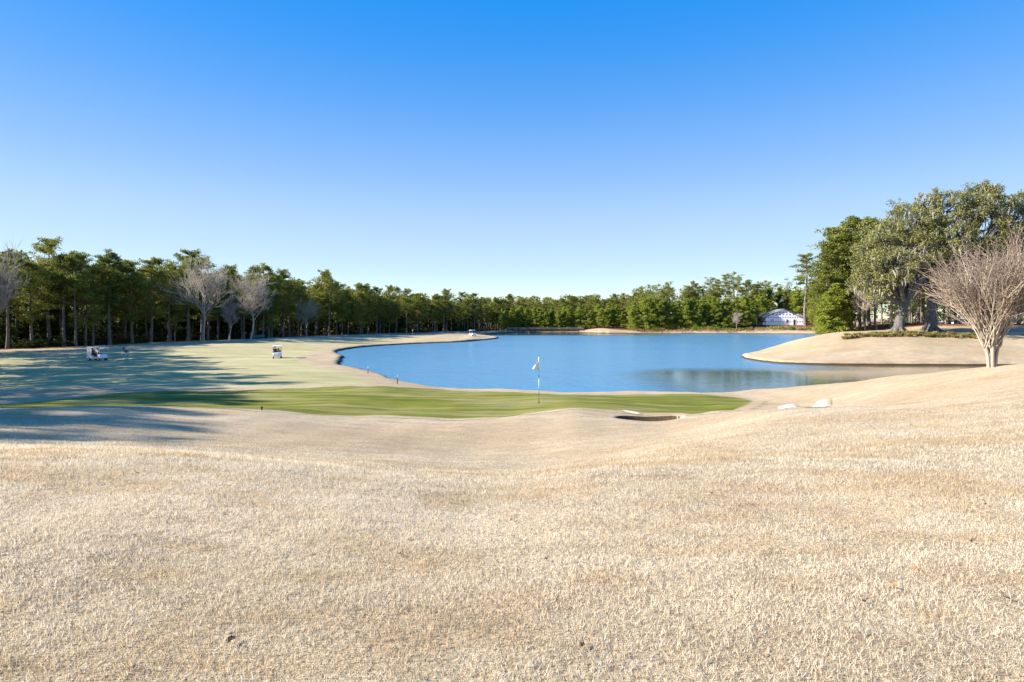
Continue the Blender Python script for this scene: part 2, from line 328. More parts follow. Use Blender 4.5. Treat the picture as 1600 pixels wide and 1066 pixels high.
CP += [PX(*p) for p in [
    (800, 1066, 2.5), (800, 900, 3.55), (800, 800, 4.9), (800, 758, 6.1), (800, 742, 8.5), (800, 729, 11), (800, 714, 13), (800, 694, 15), (800, 670, 17.5), (800, 650, 20.3), (800, 648.5, 21.5), (840, 630, 26), (840, 613, 32),
    (200, 1066, 2.5), (200, 850, 3.9), (200, 712, 7), (200, 700, 9.5), (200, 689, 12), (200, 670, 14), (200, 650, 16), (200, 635.5, 18.2), (200, 636, 22), (200, 620, 28), (200, 607, 36), (200, 597, 46), (200, 580, 60),
    (0, 698, 7.6), (0, 675, 12), (0, 642, 16), (0, 632, 24), (0, 625, 30), (0, 612, 38), (0, 590, 55), (0, 562, 80), (0, 546, 108), (110, 604, 37), (110, 601, 44),
    (400, 730, 6.6), (400, 713, 9.5), (400, 699, 12), (400, 680, 14.5), (400, 660, 17), (400, 642, 20), (400, 637, 23.5), (400, 620, 28.5), (400, 608.5, 34), (400, 598, 44), (400, 580, 60), (400, 560, 84), (300, 570, 72), (480, 580, 60),
    (600, 746, 6.2), (600, 730, 9), (600, 714, 12), (600, 694, 14.5), (600, 670, 17.5), (600, 651, 20.4), (600, 640, 24), (600, 606, 33), (560, 599, 43),
    (1000, 742, 6), (1000, 715, 9.5), (1000, 694, 13), (1000, 672, 16.5), (1015, 655, 19.5), (1000, 642, 21.5), (1000, 635, 25), (1000, 614, 32), (900, 641, 21), (900, 668, 17), (1100, 640, 25), (1100, 616, 31), (1100, 668, 15),
    (1200, 760, 5.7), (1200, 700, 8.6), (1200, 660, 12.5), (1200, 641, 16), (1200, 641, 21), (1230, 633, 25), (1275, 630, 24.5), (1240, 624, 28), (1180, 626, 29), (1310, 612, 27), (1330, 598, 30), (1400, 606, 22.5), (1400, 588, 28),
    (1300, 740, 6), (1300, 680, 9.5), (1300, 637, 16.5), (1300, 640, 20), (1400, 638, 14), (1550, 760, 5.5), (1550, 680, 8.6), (1550, 620, 13.5), (1550, 573, 23), (1600, 571.5, 25), (1480, 582, 27),
    (1300, 545, 84), (1300, 520, 97), (1400, 517, 93), (1400, 545, 82), (1500, 519, 93), (1500, 545, 82), (1250, 530, 95), (1200, 545, 96), (1600, 521, 92), (1700, 520, 92), (1600, 546, 82),
    (40, 545, 111), (250, 535, 136), (430, 529, 162), (450, 527, 150), (500, 526, 178), (600, 524.5, 190), (738, 525, 180), (690, 524, 188), (640, 531, 160), (560, 536, 135), (460, 545, 110),
    (950, 515, 254), (1100, 514, 252), (1215, 508, 252), (1290, 510, 242), (840, 516, 282), (780, 519, 250)]]
CP += [(72, 122, 4.2), (100, 130, 4.2), (140, 120, 4.2), (115, 155, 4), (150, 180, 3.6), (150, 220, 3.4), (150, 90, 4.0), (120, 75, 3.2), (0, 330, 2), (80, 330, 4), (150, 300, 5), (-40, 300, 1.2), (-90, 200, 1), (-120, 140, .8), (-120, 90, .8), (-100, 60, 1.0)]
CP += [(x, y, 0.35) for x, y in LAKE]
CP += [(400 * math.cos(a), 150 + 420 * math.sin(a), 3.0) for a in np.arange(0, 6.28, .52)]
CP = np.array(CP, float)
def warp(x, y): return np.arcsinh(np.asarray(x, float) / 14.0), np.arcsinh((np.asarray(y, float)) / 14.0)
_wx, _wy = warp(CP[:, 0], CP[:, 1])
def _phi(r2): return 0.5 * r2 * np.log(r2 + 1e-12)
_n = len(CP); _A = np.zeros((_n + 3, _n + 3))
_A[:_n, :_n] = _phi((_wx[:, None] - _wx) ** 2 + (_wy[:, None] - _wy) ** 2) + np.eye(_n) * 4e-4
_A[:_n, _n] = 1; _A[:_n, _n + 1] = _wx; _A[:_n, _n + 2] = _wy; _A[_n:, :_n] = _A[:_n, _n:].T
_w = np.linalg.solve(_A, np.concatenate([CP[:, 2], np.zeros(3)]))
PIT = (4.66, 19.5, 1.16, 0.85, 0.55)     # pot bunker in front of the green
def land(x, y):
    x = np.asarray(x, float); y = np.asarray(y, float); s_ = x.shape; X = x.ravel(); Y = y.ravel(); out = np.empty(X.shape)
    r = np.hypot(X, Y - 120); k = np.minimum(1, 480 / np.maximum(r, 1)); X = X * k; Y = 120 + (Y - 120) * k
    for i in range(0, len(X), 20000):
        a, b = warp(X[i:i + 20000], Y[i:i + 20000])
        out[i:i + 20000] = _phi((a[:, None] - _wx) ** 2 + (b[:, None] - _wy) ** 2) @ _w[:_n] + _w[_n] + _w[_n + 1] * a + _w[_n + 2] * b
    return out.reshape(s_)
def pit(x, y):
    px, py, rx, ry, dp = PIT
    xn = (x - px) / rx; hf = np.sqrt(np.clip(1 - xn * xn, 0, 1)); t = (y - py) / (ry * np.maximum(hf, .05)); ins = (np.abs(xn) < 1)
    d = dp * smooth(.12, .6, hf) * hf ** .5 * np.clip((t + 1) / 1.5, 0, 1) * (1 - smooth(.56, .80, t)) * ins
    return d, ins * smooth(.40, .52, t) * (1 - smooth(.86, .98, t)) * smooth(.2, .5, hf), ins * smooth(-.98, -.86, t) * (1 - smooth(.44, .52, t)) * smooth(0, .2, hf)
def bumps(x, y):
    return 0.035 * np.sin(x * 1.1 + 0.7 * np.sin(y * .8)) * np.sin(y * .9 + 1.3) * smooth(3, 9, y) + 0.015 * np.sin(x * 2.7 + y * 1.9) * np.sin(y * 2.3 - x) * smooth(2, 5, y)
def height(x, y, sd=None):
    x = np.asarray(x, float); y = np.asarray(y, float)
    if sd is None: sd = sdist(LAKES, x, y)
    z = np.maximum(land(x, y), 0.30) + bumps(x, y)
    z = z - pit(x, y)[0]
    edge = 0.25 * np.sin(x * 1.7) * np.sin(y * 1.3)
    k = smooth(-0.35, 0.35, sd + edge * 0.5)
    under = -0.5 - 0.12 * np.clip(sd, 0, 12)
    return z * (1 - k) + under * k
def steps(*segs):
    out = []
    for a, b, s in segs: out += list(np.arange(a, b, s))
    return np.array(out + [segs[-1][1]], float)
XS = steps((-3000, -600, 300), (-600, -200, 40), (-200, -100, 6), (-100, -40, 1.2), (-40, -8, .5), (-8, 3.2, .22), (3.2, 6.2, .09), (6.2, 22, .22), (22, 45, .5), (45, 90, .8), (90, 160, 2), (160, 300, 12), (300, 600, 50), (600, 3000, 300))
YS = steps((-300, -60, 40), (-60, -4, 3), (-4, 2, .5), (2, 14, .25), (14, 18.4, .2), (18.4, 20.8, .08), (20.8, 30, .2), (30, 60, .5), (60, 110, .6), (110, 200, 1.2), (200, 270, 1.5), (270, 360, 5), (360, 700, 30), (700, 4000, 300))
GX, GY = np.meshgrid(XS, YS)
GSD = sdist(LAKES, GX, GY)
GZ = height(GX, GY, GSD)
def grid_faces(ny, nx):
    i = np.arange((ny - 1) * nx).reshape(ny - 1, nx)[:, :-1]
    return np.stack([i, i + 1, i + nx + 1, i + nx], -1).reshape(-1, 4)
def zat(x, y): return float(height(np.array([x]), np.array([y]))[0])
def hit(u, v):
    """first point of the ground seen at photo pixel u, v"""
    Y = np.concatenate([np.arange(2, 40, .05), np.arange(40, 300, .25)])
    x = (u - 800) / F0 * Y; z = CAMZ - (v - HZ) / F0 * Y
    d = z - height(x, Y); i = np.argmax(d < 0)
    if not (d < 0).any(): i = len(Y) - 1
    t = 0.0 if i == 0 else d[i - 1] / (d[i - 1] - d[i] + 1e-9)
    yy = Y[i] if i == 0 else Y[i - 1] + t * (Y[i] - Y[i - 1]); return ((u - 800) / F0 * yy, yy)
def attr(me, name, vals):
    a = me.attributes.new(name, 'FLOAT', 'POINT'); a.data.foreach_set('value', np.ascontiguousarray(vals, dtype=np.float32).ravel())

# treeline of the left wood (world x, y), from beside the camera to the far end of the lake
TL = np.array([(-46, 7), (-47, 18), (-49, 30), (-56, 44), (-70, 64), (-86, 86), (-98, 104), (-94, 111), (-90, 117), (-83, 136), (-75, 149), (-68, 166), (-65, 184), (-47, 214), (-27, 236), (-14, 262), (-4, 288)], float)
wood = np.concatenate([TL + [0.5, -1.0], [(0, 420), (-400, 420), (-400, 0), (-60, 0)]])
woodR = np.array([(60, 112), (66, 104), (78, 99), (100, 97), (140, 98), (300, 98), (300, 200), (128, 200), (100, 160), (76, 128)])
straw = np.maximum(smooth(-1.5, 2.0, sdist(wood, GX, GY)), smooth(-1.0, 2.0, sdist(woodR, GX, GY)))
bankR = np.array([(34, 248), (60, 242), (95, 240), (118, 232), (135, 222), (300, 215), (300, 420), (-10, 420), (-2, 272), (30, 266)])
straw = np.maximum(straw, smooth(8, 14, sdist(bankR, GX, GY)) * 0.8)
me = mesh_np('ground', np.stack([GX, GY, GZ], -1).reshape(-1, 3), grid_faces(*GX.shape), True)
attr(me, 'w_straw', straw)
attr(me, 'w_soil', pit(GX, GY)[1]); attr(me, 'w_sand', pit(GX, GY)[2])
tag(link('ground', me, TURF), kind='structure')

# lake sheet
bx = steps((-45, 140, 2.0)); by = steps((35, 275, 2.0))
LX, LY = np.meshgrid(bx, by); lsd = sdist(LAKES, LX, LY); n_y, n_x = LX.shape
F = grid_faces(n_y, n_x); keep = (lsd.ravel()[F] > -4).any(1)
me = mesh_np('lake', np.stack([LX, LY, np.zeros_like(LX)], -1).reshape(-1, 3), F[keep], True)
def down(a, b, x): return 1 - smooth(a, b, x)
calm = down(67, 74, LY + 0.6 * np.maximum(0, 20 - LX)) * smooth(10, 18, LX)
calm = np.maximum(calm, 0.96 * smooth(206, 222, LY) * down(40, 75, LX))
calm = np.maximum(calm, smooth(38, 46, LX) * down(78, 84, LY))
attr(me, 'calm', np.clip(calm, 0, 1)); attr(me, 'bank_reflection', smooth(33, 48, LX) * down(79, 84, LY) * smooth(60, 69, LY + .25 * (LX - 40)))  # cove mask: the bank's tan reflection is painted into the water colour
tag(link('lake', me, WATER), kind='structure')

def sheet(name, poly, spacing, lift, weight, width, it=2):
    P = chaikin(np.array(poly, float), it); x0, y0 = P.min(0) - 2; x1, y1 = P.max(0) + 2
    X, Y = np.meshgrid(np.arange(x0, x1, spacing[0]), np.arange(y0, y1, spacing[1])); sd = sdist(P, X, Y)
    F = grid_faces(*X.shape); F = F[(sd.ravel()[F] > -width).any(1) & (sdist(LAKES, X, Y).ravel()[F] < -0.6).all(1)]
    used = np.unique(F); idx = np.full(X.size, -1); idx[used] = np.arange(len(used))
    Z = height(X, Y) + lift
    V = np.stack([X, Y, Z], -1).reshape(-1, 3)[used]
    me = mesh_np(name, V, idx[F], True); attr(me, weight, smooth(-width, width, sd).ravel()[used])
    return tag(link(name, me, TURF), kind='structure')
fair = [hit(u, v) for u, v in [(20, 556), (120, 551), (220, 547), (300, 541), (400, 536), (470, 531), (560, 530), (650, 528), (690, 529), (640, 533), (560, 537.5), (505, 544), (480, 552), (455, 562), (500, 573), (555, 584), (590, 598), (540, 601), (470, 604), (400, 606), (300, 609), (215, 604.5), (140, 601.5)]]
fair += [(-26, 42), (-40, 40), (-48, 48), (-62, 66), (-78, 88), (-90, 104)]
sheet('fairway', fair, (.7, .5), 0.008, 'w_fairway', 1.6)
gb = [hit(u, v) for u, v in [(150, 616), (220, 612), (300, 612), (400, 609), (480, 606), (560, 604.5), (620, 604.5), (680, 608), (760, 612), (840, 615), (900, 617), (980, 617), (1060, 615), (1110, 618), (1150, 621), (1180, 626), (1160, 636), (1110, 645), (1075, 648)]]
gb += [(6.2, 20.9), (4.6, 21.3), (3.0, 21.6), (1.2, 21.2), (-1.8, 20.6), (-4.4, 20.6), (-8, 20.6), (-11, 20.2), (-15, 20.5), (-20, 21.5), (-22.5, 24), (-21, 29)]
sheet('putting_green', gb, (.3, .2), 0.008, 'w_green', 0.45)
for q in [[(1213, 638.5), (1222, 634), (1243, 631), (1244, 638)], [(1261, 637.5), (1272, 630), (1289, 623.5), (1293, 628), (1286, 637)], [(969, 641.6), (979, 642.3), (1000, 646), (995, 648)]]:
    sheet('sand_bunker', [hit(u, v) for u, v in q], (.08, .08), 0.02, 'w_sand', 0.10, 1)

# ---------------------------------------------------------------- tree builders
def pine_meshes(seed, H, cb, L, kind):
    rng = np.random.default_rng(seed); tr = QB(); cr = QB()
    lean = rng.normal(0, .012, 2) * H; zs = np.linspace(-.4, H, 9)
    ax = lambda z: np.array([lean[0] * (z / H) ** 2 + .12 * math.sin(z * .35 + seed), lean[1] * (z / H) ** 2 + .1 * math.cos(z * .3 + seed), z])
    r0 = 0.013 * H if kind != 'young' else .010 * H
    rr = r0 * (1 - np.clip(zs / H, 0, 1)) ** .8 + .03; rr[0] *= 1.3
    tr.tube([ax(z) for z in zs], rr, 7)
    C = []; R = []; z = cb * H
    while z < H * .985:
        t = (z - cb * H) / (H * (1 - cb))
        if kind == 'young': prof = (1 - t) ** .75 * .95 + .10
        elif kind == 'sparse': prof = .55 + .6 * math.sin(math.pi * min(1, t * .95 + .1))
        else: prof = .22 + .92 * max(0.0, math.sin(math.pi * (t * .80 + .19))) ** .9
        nb = rng.integers(3, 6)
        for k in range(nb):
            if rng.random() < (.12 if kind != 'sparse' else .22): continue
            az = rng.uniform(0, 2 * math.pi); ln = L * prof * rng.uniform(.55, 1.2); rise = rng.uniform(-.05, .35) + .35 * t
            p0 = ax(z); d = np.array([math.cos(az), math.sin(az), 0])
            pts = [p0, p0 + d * ln * .5 + [0, 0, ln * .5 * rise * .5], p0 + d * ln + [0, 0, ln * rise]]
            tr.tube(pts, [.018 * ln + .02, .012 * ln + .015, .012], 3)
            for s in ((.45, .72, 1.0) if kind != 'sparse' else (.5, .75, 1.0)):
                q = p0 + d * ln * s + [0, 0, ln * rise * s] + rng.normal(0, .22, 3)
                C.append(q); R.append((.34 + .16 * ln) * rng.uniform(.75, 1.25))
        z += H * (.036 if kind != 'young' else .042) * rng.uniform(.7, 1.3)
    C.append(ax(H) + [0, 0, -.1]); R.append(.6)
    cr.leaves(C, np.array(R) * 1.08, 36, .44, .145, rng, .5, .62)
    nm = {'tall': 'pine', 'young': 'young_pine', 'sparse': 'sparse_pine'}[kind]
    mt = tr.mesh(nm + '_trunk', True); mt.materials.append(PBARK); mc = cr.mesh(nm + '_crown'); mc.materials.append(YOUNG if kind == 'young' else PINE)
    return mt, mc
TALL = [pine_meshes(11 + i, 20, cb, L, 'tall') for i, (cb, L) in enumerate([(.38, 3.3), (.46, 3.0), (.30, 3.7), (.42, 2.7), (.22, 3.5), (.55, 3.2)])]
YNG = [pine_meshes(41 + i, 12, .1, L, 'young') for i, L in enumerate([2.6, 2.9, 2.4, 2.7])]
SPR = [pine_meshes(61 + i, 24, cb, L, 'sparse') for i, (cb, L) in enumerate([(.66, 2.9), (.6, 2.6), (.7, 3.1)])]
TRS = random.Random(5)
def tree(name, meshes, H0, x, y, H, label, group=None, cat='tree', wide=1.0, z=None):
    e = empty(name, (x, y, zat(x, y) if z is None else z), TRS.uniform(0, 6.28)); s = H / H0; e.scale = (s * wide, s * wide, s)
    for pn, m in zip(('trunk', 'crown'), meshes): link(pn, m, None, e)
    return tag(e, label, cat, group)
# along the left wood
seg = np.hypot(*np.diff(TL, axis=0).T); cum = np.concatenate([[0], np.cumsum(seg)])
def tl(s):
    i = min(len(seg) - 1, max(0, int(np.searchsorted(cum, s) - 1))); t = (s - cum[i]) / seg[i]
    p = TL[i] + t * (TL[i + 1] - TL[i]); d = (TL[i + 1] - TL[i]) / seg[i]; return p, np.array([-d[1], d[0]])
FIRST = {}
def hf(u): return float(np.interp(u, [0, 470, 560, 700, 800], [.96, .96, .84, .75, .70]))
def lab_left(u, row):
    if u < -20: return 'tall pine of the left wood edge, outside the left border of the picture', 'pines left of the picture'
    r = 'front-row' if row == 0 else 'second-row'
    if u < 250: return r + ' tall pine in the shaded wood behind the white golf cart at far left', 'pines behind the left golf cart, ' + r
    if u < 480: return r + ' tall pine beside the bare grey trees along the left fairway', 'pines beside the bare trees, ' + r
    return r + ' distant pine in the dark wood along the lake\'s far left bank', 'pines along the far left bank, ' + r
s = 0.0
while s < cum[-1]:
    p, nrm = tl(s); x, y = p + nrm * TRS.uniform(0, 3.5); u = 800 + x / max(y, 1) * F0
    if u < -20:
        H = TRS.uniform(18.5, 21) if y < 18 else TRS.uniform(16.5, 19.5) if y < 44 else TRS.uniform(15, 20); st_ = TRS.uniform(2.4, 5.0)
    else:
        H = TRS.uniform(13.5, 22.0) * hf(u); st_ = TRS.uniform(1.6, 5.2)
    lb, g = lab_left(u, 0); i = TRS.randrange(6); tree('pine_tree', TALL[i], 20, x, y, H, lb, g, wide=TRS.uniform(.9, 1.25)); s += st_
s = cum[6]
while s < cum[-1]:
    p, nrm = tl(s); x, y = p + nrm * TRS.uniform(5, 12); u = 800 + x / max(y, 1) * F0
    lb, g = lab_left(u, 1); tree('pine_tree', TALL[TRS.randrange(6)], 20, x, y, TRS.choice([TRS.uniform(16, 20), TRS.uniform(20, 24)]) * hf(u), lb, g, wide=TRS.uniform(.95, 1.25)); s += TRS.uniform(3.4, 5.6)
ORD = ['first', 'second', 'third', 'fourth', 'fifth', 'sixth', 'seventh', 'eighth', 'ninth', 'tenth', 'eleventh', 'twelfth', 'thirteenth', 'fourteenth', 'fifteenth', 'sixteenth', 'seventeenth', 'eighteenth', 'nineteenth', 'twentieth']
def number(group, fmt):
    L_ = sorted([o for o in bpy.data.objects if o.get('group') == group], key=lambda o: o.location.x / o.location.y)
    for i, o in enumerate(L_):
        if i < len(ORD): o['label'] = fmt.format(ORD[i])
number('pines behind the left golf cart, front-row', '{} front-row pine from the left border, in the wood behind the left cart')
number('pines beside the bare trees, front-row', '{} front-row pine from the left, in the stretch beside the bare grey trees')
number('pines behind the left golf cart, second-row', '{} second-row pine from the left border, seen over the front row behind the left cart')
number('pines beside the bare trees, second-row', '{} second-row pine from the left, in the stretch behind the bare grey trees')
# deep interior of the woods: reads as one mass
def forest_mass(name, spots, seed, leafmat):
    rng = np.random.default_rng(seed); cr = QB(); tr = QB()
    for (x, y, H) in spots:
        if sdist(LAKES, np.array([x]), np.array([y]))[0] > -4: continue
        z = zat(x, y); tr.tube([(x, y, z - .3), (x, y, z + H * .5), (x, y, z + H * .95)], [.24, .17, .04], 4)
        n = 34; t = rng.random(n); R = (H * .13) * (.35 + .8 * np.sin(np.pi * (t * .8 + .15)))
        a = rng.uniform(0, 6.28, n); rr = R * np.sqrt(rng.random(n))
        C = np.stack([x + rr * np.cos(a), y + rr * np.sin(a), z + H * (.30 + .68 * t)], 1); cr.leaves(C, .7 + .35 * R, 11, .8, .38, rng, .4, .6)
    o = link(name, cr.mesh(name), leafmat); tag(o, kind='stuff')
    return o, tr
sp = []
for _ in range(420):
    s = TRS.uniform(cum[6] - 10, cum[-1]); p, nrm = tl(s); x, y = p + nrm * TRS.uniform(12, 48); sp.append((x, y, TRS.uniform(16, 21.5) * hf(800 + x / y * F0)))
fm, ft = forest_mass('distant_pine_wood', sp, 3, PINE)
tag(fm, 'deep interior of the pine wood behind the left fairway', 'wood'); tw = link('trunks', ft.mesh('distant_pine_wood_trunks'), PBARK, fm); tag(tw, kind='stuff')
sp = [(TRS.uniform(-30, 75), TRS.uniform(318, 380), TRS.uniform(14, 18.5)) for _ in range(150)] + [(TRS.uniform(60, 190), TRS.uniform(275, 330), TRS.uniform(15, 21)) for _ in range(110)]
fm, ft = forest_mass('far_shore_wood', sp, 4, PINE)
tag(fm, 'far pine wood behind the lake and the footbridge', 'wood'); tw = link('trunks', ft.mesh('far_shore_wood_trunks'), PBARK, fm); tag(tw, kind='stuff')
sp = [(TRS.uniform(88, 220), TRS.uniform(138, 200), TRS.uniform(16, 22)) for _ in range(90)]
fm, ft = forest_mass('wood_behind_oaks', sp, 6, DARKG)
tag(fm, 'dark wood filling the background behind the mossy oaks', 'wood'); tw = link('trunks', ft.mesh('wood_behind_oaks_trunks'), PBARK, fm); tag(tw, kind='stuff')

def understory(name, spots, seed, mat, label):
    rng = np.random.default_rng(seed); q = QB()
    for (x, y, H) in spots:
        if sdist(LAKES, np.array([x]), np.array([y]))[0] > -4: continue
        z = zat(x, y); n = 16; C = np.stack([x + rng.normal(0, H * .28, n), y + rng.normal(0, H * .28, n), z + H * rng.uniform(.05, .95, n)], 1); q.leaves(C, H * .17, 12, .7, .42, rng, .3, .8)
    tag(link(name, q.mesh(name), mat), label, 'undergrowth', kind='stuff')
sp = []
for _ in range(520):
    s = TRS.uniform(cum[5], cum[-1]); p, nrm = tl(s); x, y = p + nrm * TRS.uniform(9, 50); sp.append((x, y, TRS.uniform(4, 9)))
for _ in range(260):
    s = TRS.uniform(cum[6], cum[-1]); p, nrm = tl(s); x, y = p + nrm * TRS.uniform(44, 75); sp.append((x, y, TRS.uniform(7, 13)))
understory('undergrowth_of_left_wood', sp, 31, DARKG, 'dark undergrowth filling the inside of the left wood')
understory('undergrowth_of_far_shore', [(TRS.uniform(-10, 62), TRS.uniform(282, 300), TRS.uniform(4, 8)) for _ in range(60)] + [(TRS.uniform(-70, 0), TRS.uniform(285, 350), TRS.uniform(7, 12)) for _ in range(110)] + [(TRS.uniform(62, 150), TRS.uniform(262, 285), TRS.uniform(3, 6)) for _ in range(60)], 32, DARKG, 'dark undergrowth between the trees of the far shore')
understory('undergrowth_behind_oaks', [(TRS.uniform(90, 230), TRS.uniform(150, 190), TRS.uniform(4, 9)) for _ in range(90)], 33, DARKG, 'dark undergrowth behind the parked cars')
# far shore behind the bridge: bright young pines in front of tall ones
x = -4.0
while x < 58:
    for row in range(2):
        xx = x + TRS.uniform(-1, 1); yy = 270 + row * 7 + TRS.uniform(0, 3)
        tree('young_pine', YNG[TRS.randrange(4)], 12, xx, yy, TRS.uniform(8.5, 11.5), 'small bright green pine in the row behind the footbridge', 'young pines behind the footbridge', wide=1.2)
    x += TRS.uniform(2.8, 3.8)
x = -8.0
while x < 66:
    tree('pine_tree', TALL[TRS.randrange(6)], 20, x, TRS.uniform(296, 312), TRS.uniform(13.5, 17), 'tall far pine rising over the young pines behind the footbridge', 'tall pines behind the footbridge', wide=1.2); x += TRS.uniform(2.6, 4.2)
# right shore left of the white house
x = 54.0
while x < 104:
    for row in range(2):
        xx = x + TRS.uniform(-1, 1); yy = 250 + row * 6 + TRS.uniform(0, 3)
        tree('young_pine', YNG[TRS.randrange(4)], 12, xx, yy, TRS.uniform(12, 14.5), 'bright green young pine on the shore left of the white house', 'young pines left of the white house', wide=1.05)
    x += TRS.uniform(2.8, 4.2)
for u, vt in [(1028, 444), (1045, 441), (1075, 434), (1083, 440), (1095, 437), (1108, 434), (1122, 437), (1133, 430), (1147, 425), (1152, 432), (1170, 427), (1183, 433), (1196, 438), (1216, 443), (1232, 445)]:
    Y = TRS.uniform(272, 288); x = (u - 800) / F0 * Y; H = CAMZ + (HZ - vt) / F0 * Y - zat(x, Y)
    tree('pine_tree', SPR[TRS.randrange(3)] if TRS.random() < .6 else TALL[TRS.randrange(6)], 24, x, Y, H, 'tall thin-crowned pine standing above the young pines near the white house', 'tall thin pines near the white house', wide=1.15)
for u, Y, H in [(1180, 262, 13), (1190, 268, 15), (1203, 274, 15), (1218, 276, 16), (1232, 276, 15), (1240, 272, 14), (1247, 268, 15), (1268, 262, 15), (1275, 254, 14), (1284, 248, 16), (1292, 242, 15), (1278, 262, 17), (1262, 270, 16), (1174, 256, 12), (1168, 262, 13)]:
    tree('young_pine', YNG[TRS.randrange(4)], 12, (u - 800) / F0 * Y, Y, H, 'bushy green pine close behind or beside the white house', 'bushy pines around the white house')
Y = 246; x = (1258 - 800) / F0 * Y
tree('pine_tree', SPR[1], 24, x, Y, CAMZ + (HZ - 399) / F0 * Y - zat(x, Y), 'tallest pine on the far right shore, right of the white house', wide=1.5)

# pines on the spit around the oaks
for u, Y, vt in [(1291, 108, 425), (1298, 112, 392), (1308, 114, 372), (1318, 116, 356), (1330, 118, 346), (1342, 120, 345), (1355, 122, 350)]:
    x = (u - 800) / F0 * Y; z0 = zat(x, Y)
    tree('pine_tree', TALL[[2, 4][TRS.randrange(2)]], 20, x, Y, CAMZ + (HZ - vt) / F0 * Y - z0, 'dense green pine at the left edge of the oak grove', 'pines at the left edge of the oak grove', wide=1.25)
number('pines at the left edge of the oak grove', '{} dense green pine from the left at the water end of the oak grove')
for u, Y, H in [(1288, 104, 7), (1296, 103, 8), (1304, 106, 10), (1313, 108, 11)]:
    tree('young_pine', YNG[TRS.randrange(4)], 12, (u - 800) / F0 * Y, Y, H, 'low bushy pine at the water end of the oak grove', 'low bushy pines by the grove', wide=1.25)
number('low bushy pines by the grove', '{} low bushy pine from the left at the water end of the oak grove')
for u in [1335, 1343, 1351, 1359, 1368, 1378, 1392, 1422, 1436, 1444, 1455, 1476, 1484, 1492, 1500, 1512, 1560, 1574, 1583, 1592, 1602, 1615]:
    Y = TRS.uniform(102, 130); x = (u - 800) / F0 * Y
    tree('pine_tree', TALL[[1, 5, 0][TRS.randrange(3)]], 20, x, Y, TRS.uniform(15, 19), 'straight pine with a bare trunk standing behind the mossy oaks', 'straight pines behind the oaks')

# ---------------------------------------------------------------- bare trees
def bez(p0, p1, p2, n=5):
    t = np.linspace(0, 1, n)[:, None]; return (1 - t) ** 2 * p0 + 2 * t * (1 - t) * p1 + t * t * p2
def grow(tr, tw, rng, p, d, L, r, lev, maxl, spread, upb, nchild, thin):
    d = d / np.linalg.norm(d); b = d + rng.normal(0, .22, 3) + [0, 0, upb]; b /= np.linalg.norm(b)
    e = p + (d + b) * .5 * L; pts = bez(p, p + d * L * .5, e, 4)
    (tr if lev < maxl - 1 else tw).tube(pts, np.linspace(r, r * .55, 4), 5 if lev == 0 else 3)
    if lev >= maxl: return
    for k in range(nchild[min(lev, len(nchild) - 1)]):
        t = rng.uniform(.35, 1.0); q = pts[min(3, int(t * 3.99))]
        nd_ = b + rng.normal(0, spread, 3); nd_[2] = abs(nd_[2]) * .6 + nd_[2] * .4 + upb * .4
        grow(tr, tw, rng, q, nd_, L * rng.uniform(.55, .8), max(thin, r * .55), lev + 1, maxl, spread, upb, nchild, thin)
def bare_meshes(seed, H, spread=.45, upb=.25, nch=(9, 5, 5, 4, 4), leafy=None):
    rng = np.random.default_rng(seed); tr = QB(); tw = QB()
    zz = np.linspace(0, .86, 7); ld = np.c_[np.cumsum(rng.normal(0, .012, 7)) * H, np.cumsum(rng.normal(0, .012, 7)) * H, zz * H]; ld[0] = (0, 0, -.3); tr.tube(ld, H * np.array([.017, .014, .012, .010, .007, .005, .003]), 7)
    for k in range(nch[0] * 2):
        a = k * 2.4 + rng.uniform(-.5, .5); f = rng.uniform(.24, .84); tilt = rng.uniform(.45, 1.1); base = np.array([np.interp(f, zz, ld[:, 0]), np.interp(f, zz, ld[:, 1]), f * H])
        grow(tr, tw, rng, base, np.array([math.cos(a) * tilt, math.sin(a) * tilt, 1]), H * rng.uniform(.14, .30) * (1.15 - .7 * abs(f - .45)), H * .0055, 0, 3, spread, upb, nch[1:], .018)
    mt = tr.mesh('bare_trunk', True); mw = tw.mesh('bare_twigs'); return mt, mw, tr, tw
def bare_tree(name, ms, H0, x, y, H, label, tm, wm, group=None, wide=1.0):
    e = empty(name, (x, y, zat(x, y)), TRS.uniform(0, 6.28)); s = H / H0; e.scale = (s * wide, s * wide, s)
    a = link('trunk', ms[0], tm, e); b = link('twigs', ms[1], wm, e)
    return tag(e, label, 'tree', group)
B1 = bare_meshes(101, 14)[:2]; B2 = bare_meshes(102, 12, .55, .2)[:2]; B3 = bare_meshes(103, 16, .4, .35)[:2]
bare_tree('bare_tree', B1, 14, *PX(318, 0, 131)[:2], 15.5, 'upright bare pale grey tree among the pines left of the twiggy brown one', GBARK, GTWIG)
bare_tree('bare_tree', B2, 12, *PX(391, 0, 141)[:2], 14.5, 'broad bare twiggy tree with a pinkish brown crown above the right golf cart', PALEB, GTWIG, wide=1.15)
bare_tree('bare_tree', B3, 16, *PX(-8, 0, 104)[:2], 15.5, 'bare grey tree cut by the left border of the picture', GBARK, GTWIG)
bare_tree('bare_tree', [m.copy() for m in B2], 12, *PX(358, 0, 147)[:2], 9, 'small bare tree left of the broad twiggy one', GBARK, TWIG)
bare_tree('bare_tree', [m.copy() for m in B1], 14, *PX(480, 0, 178)[:2], 9.5, 'low bare brownish tree at the end of the near wood', GBARK, TWIG)
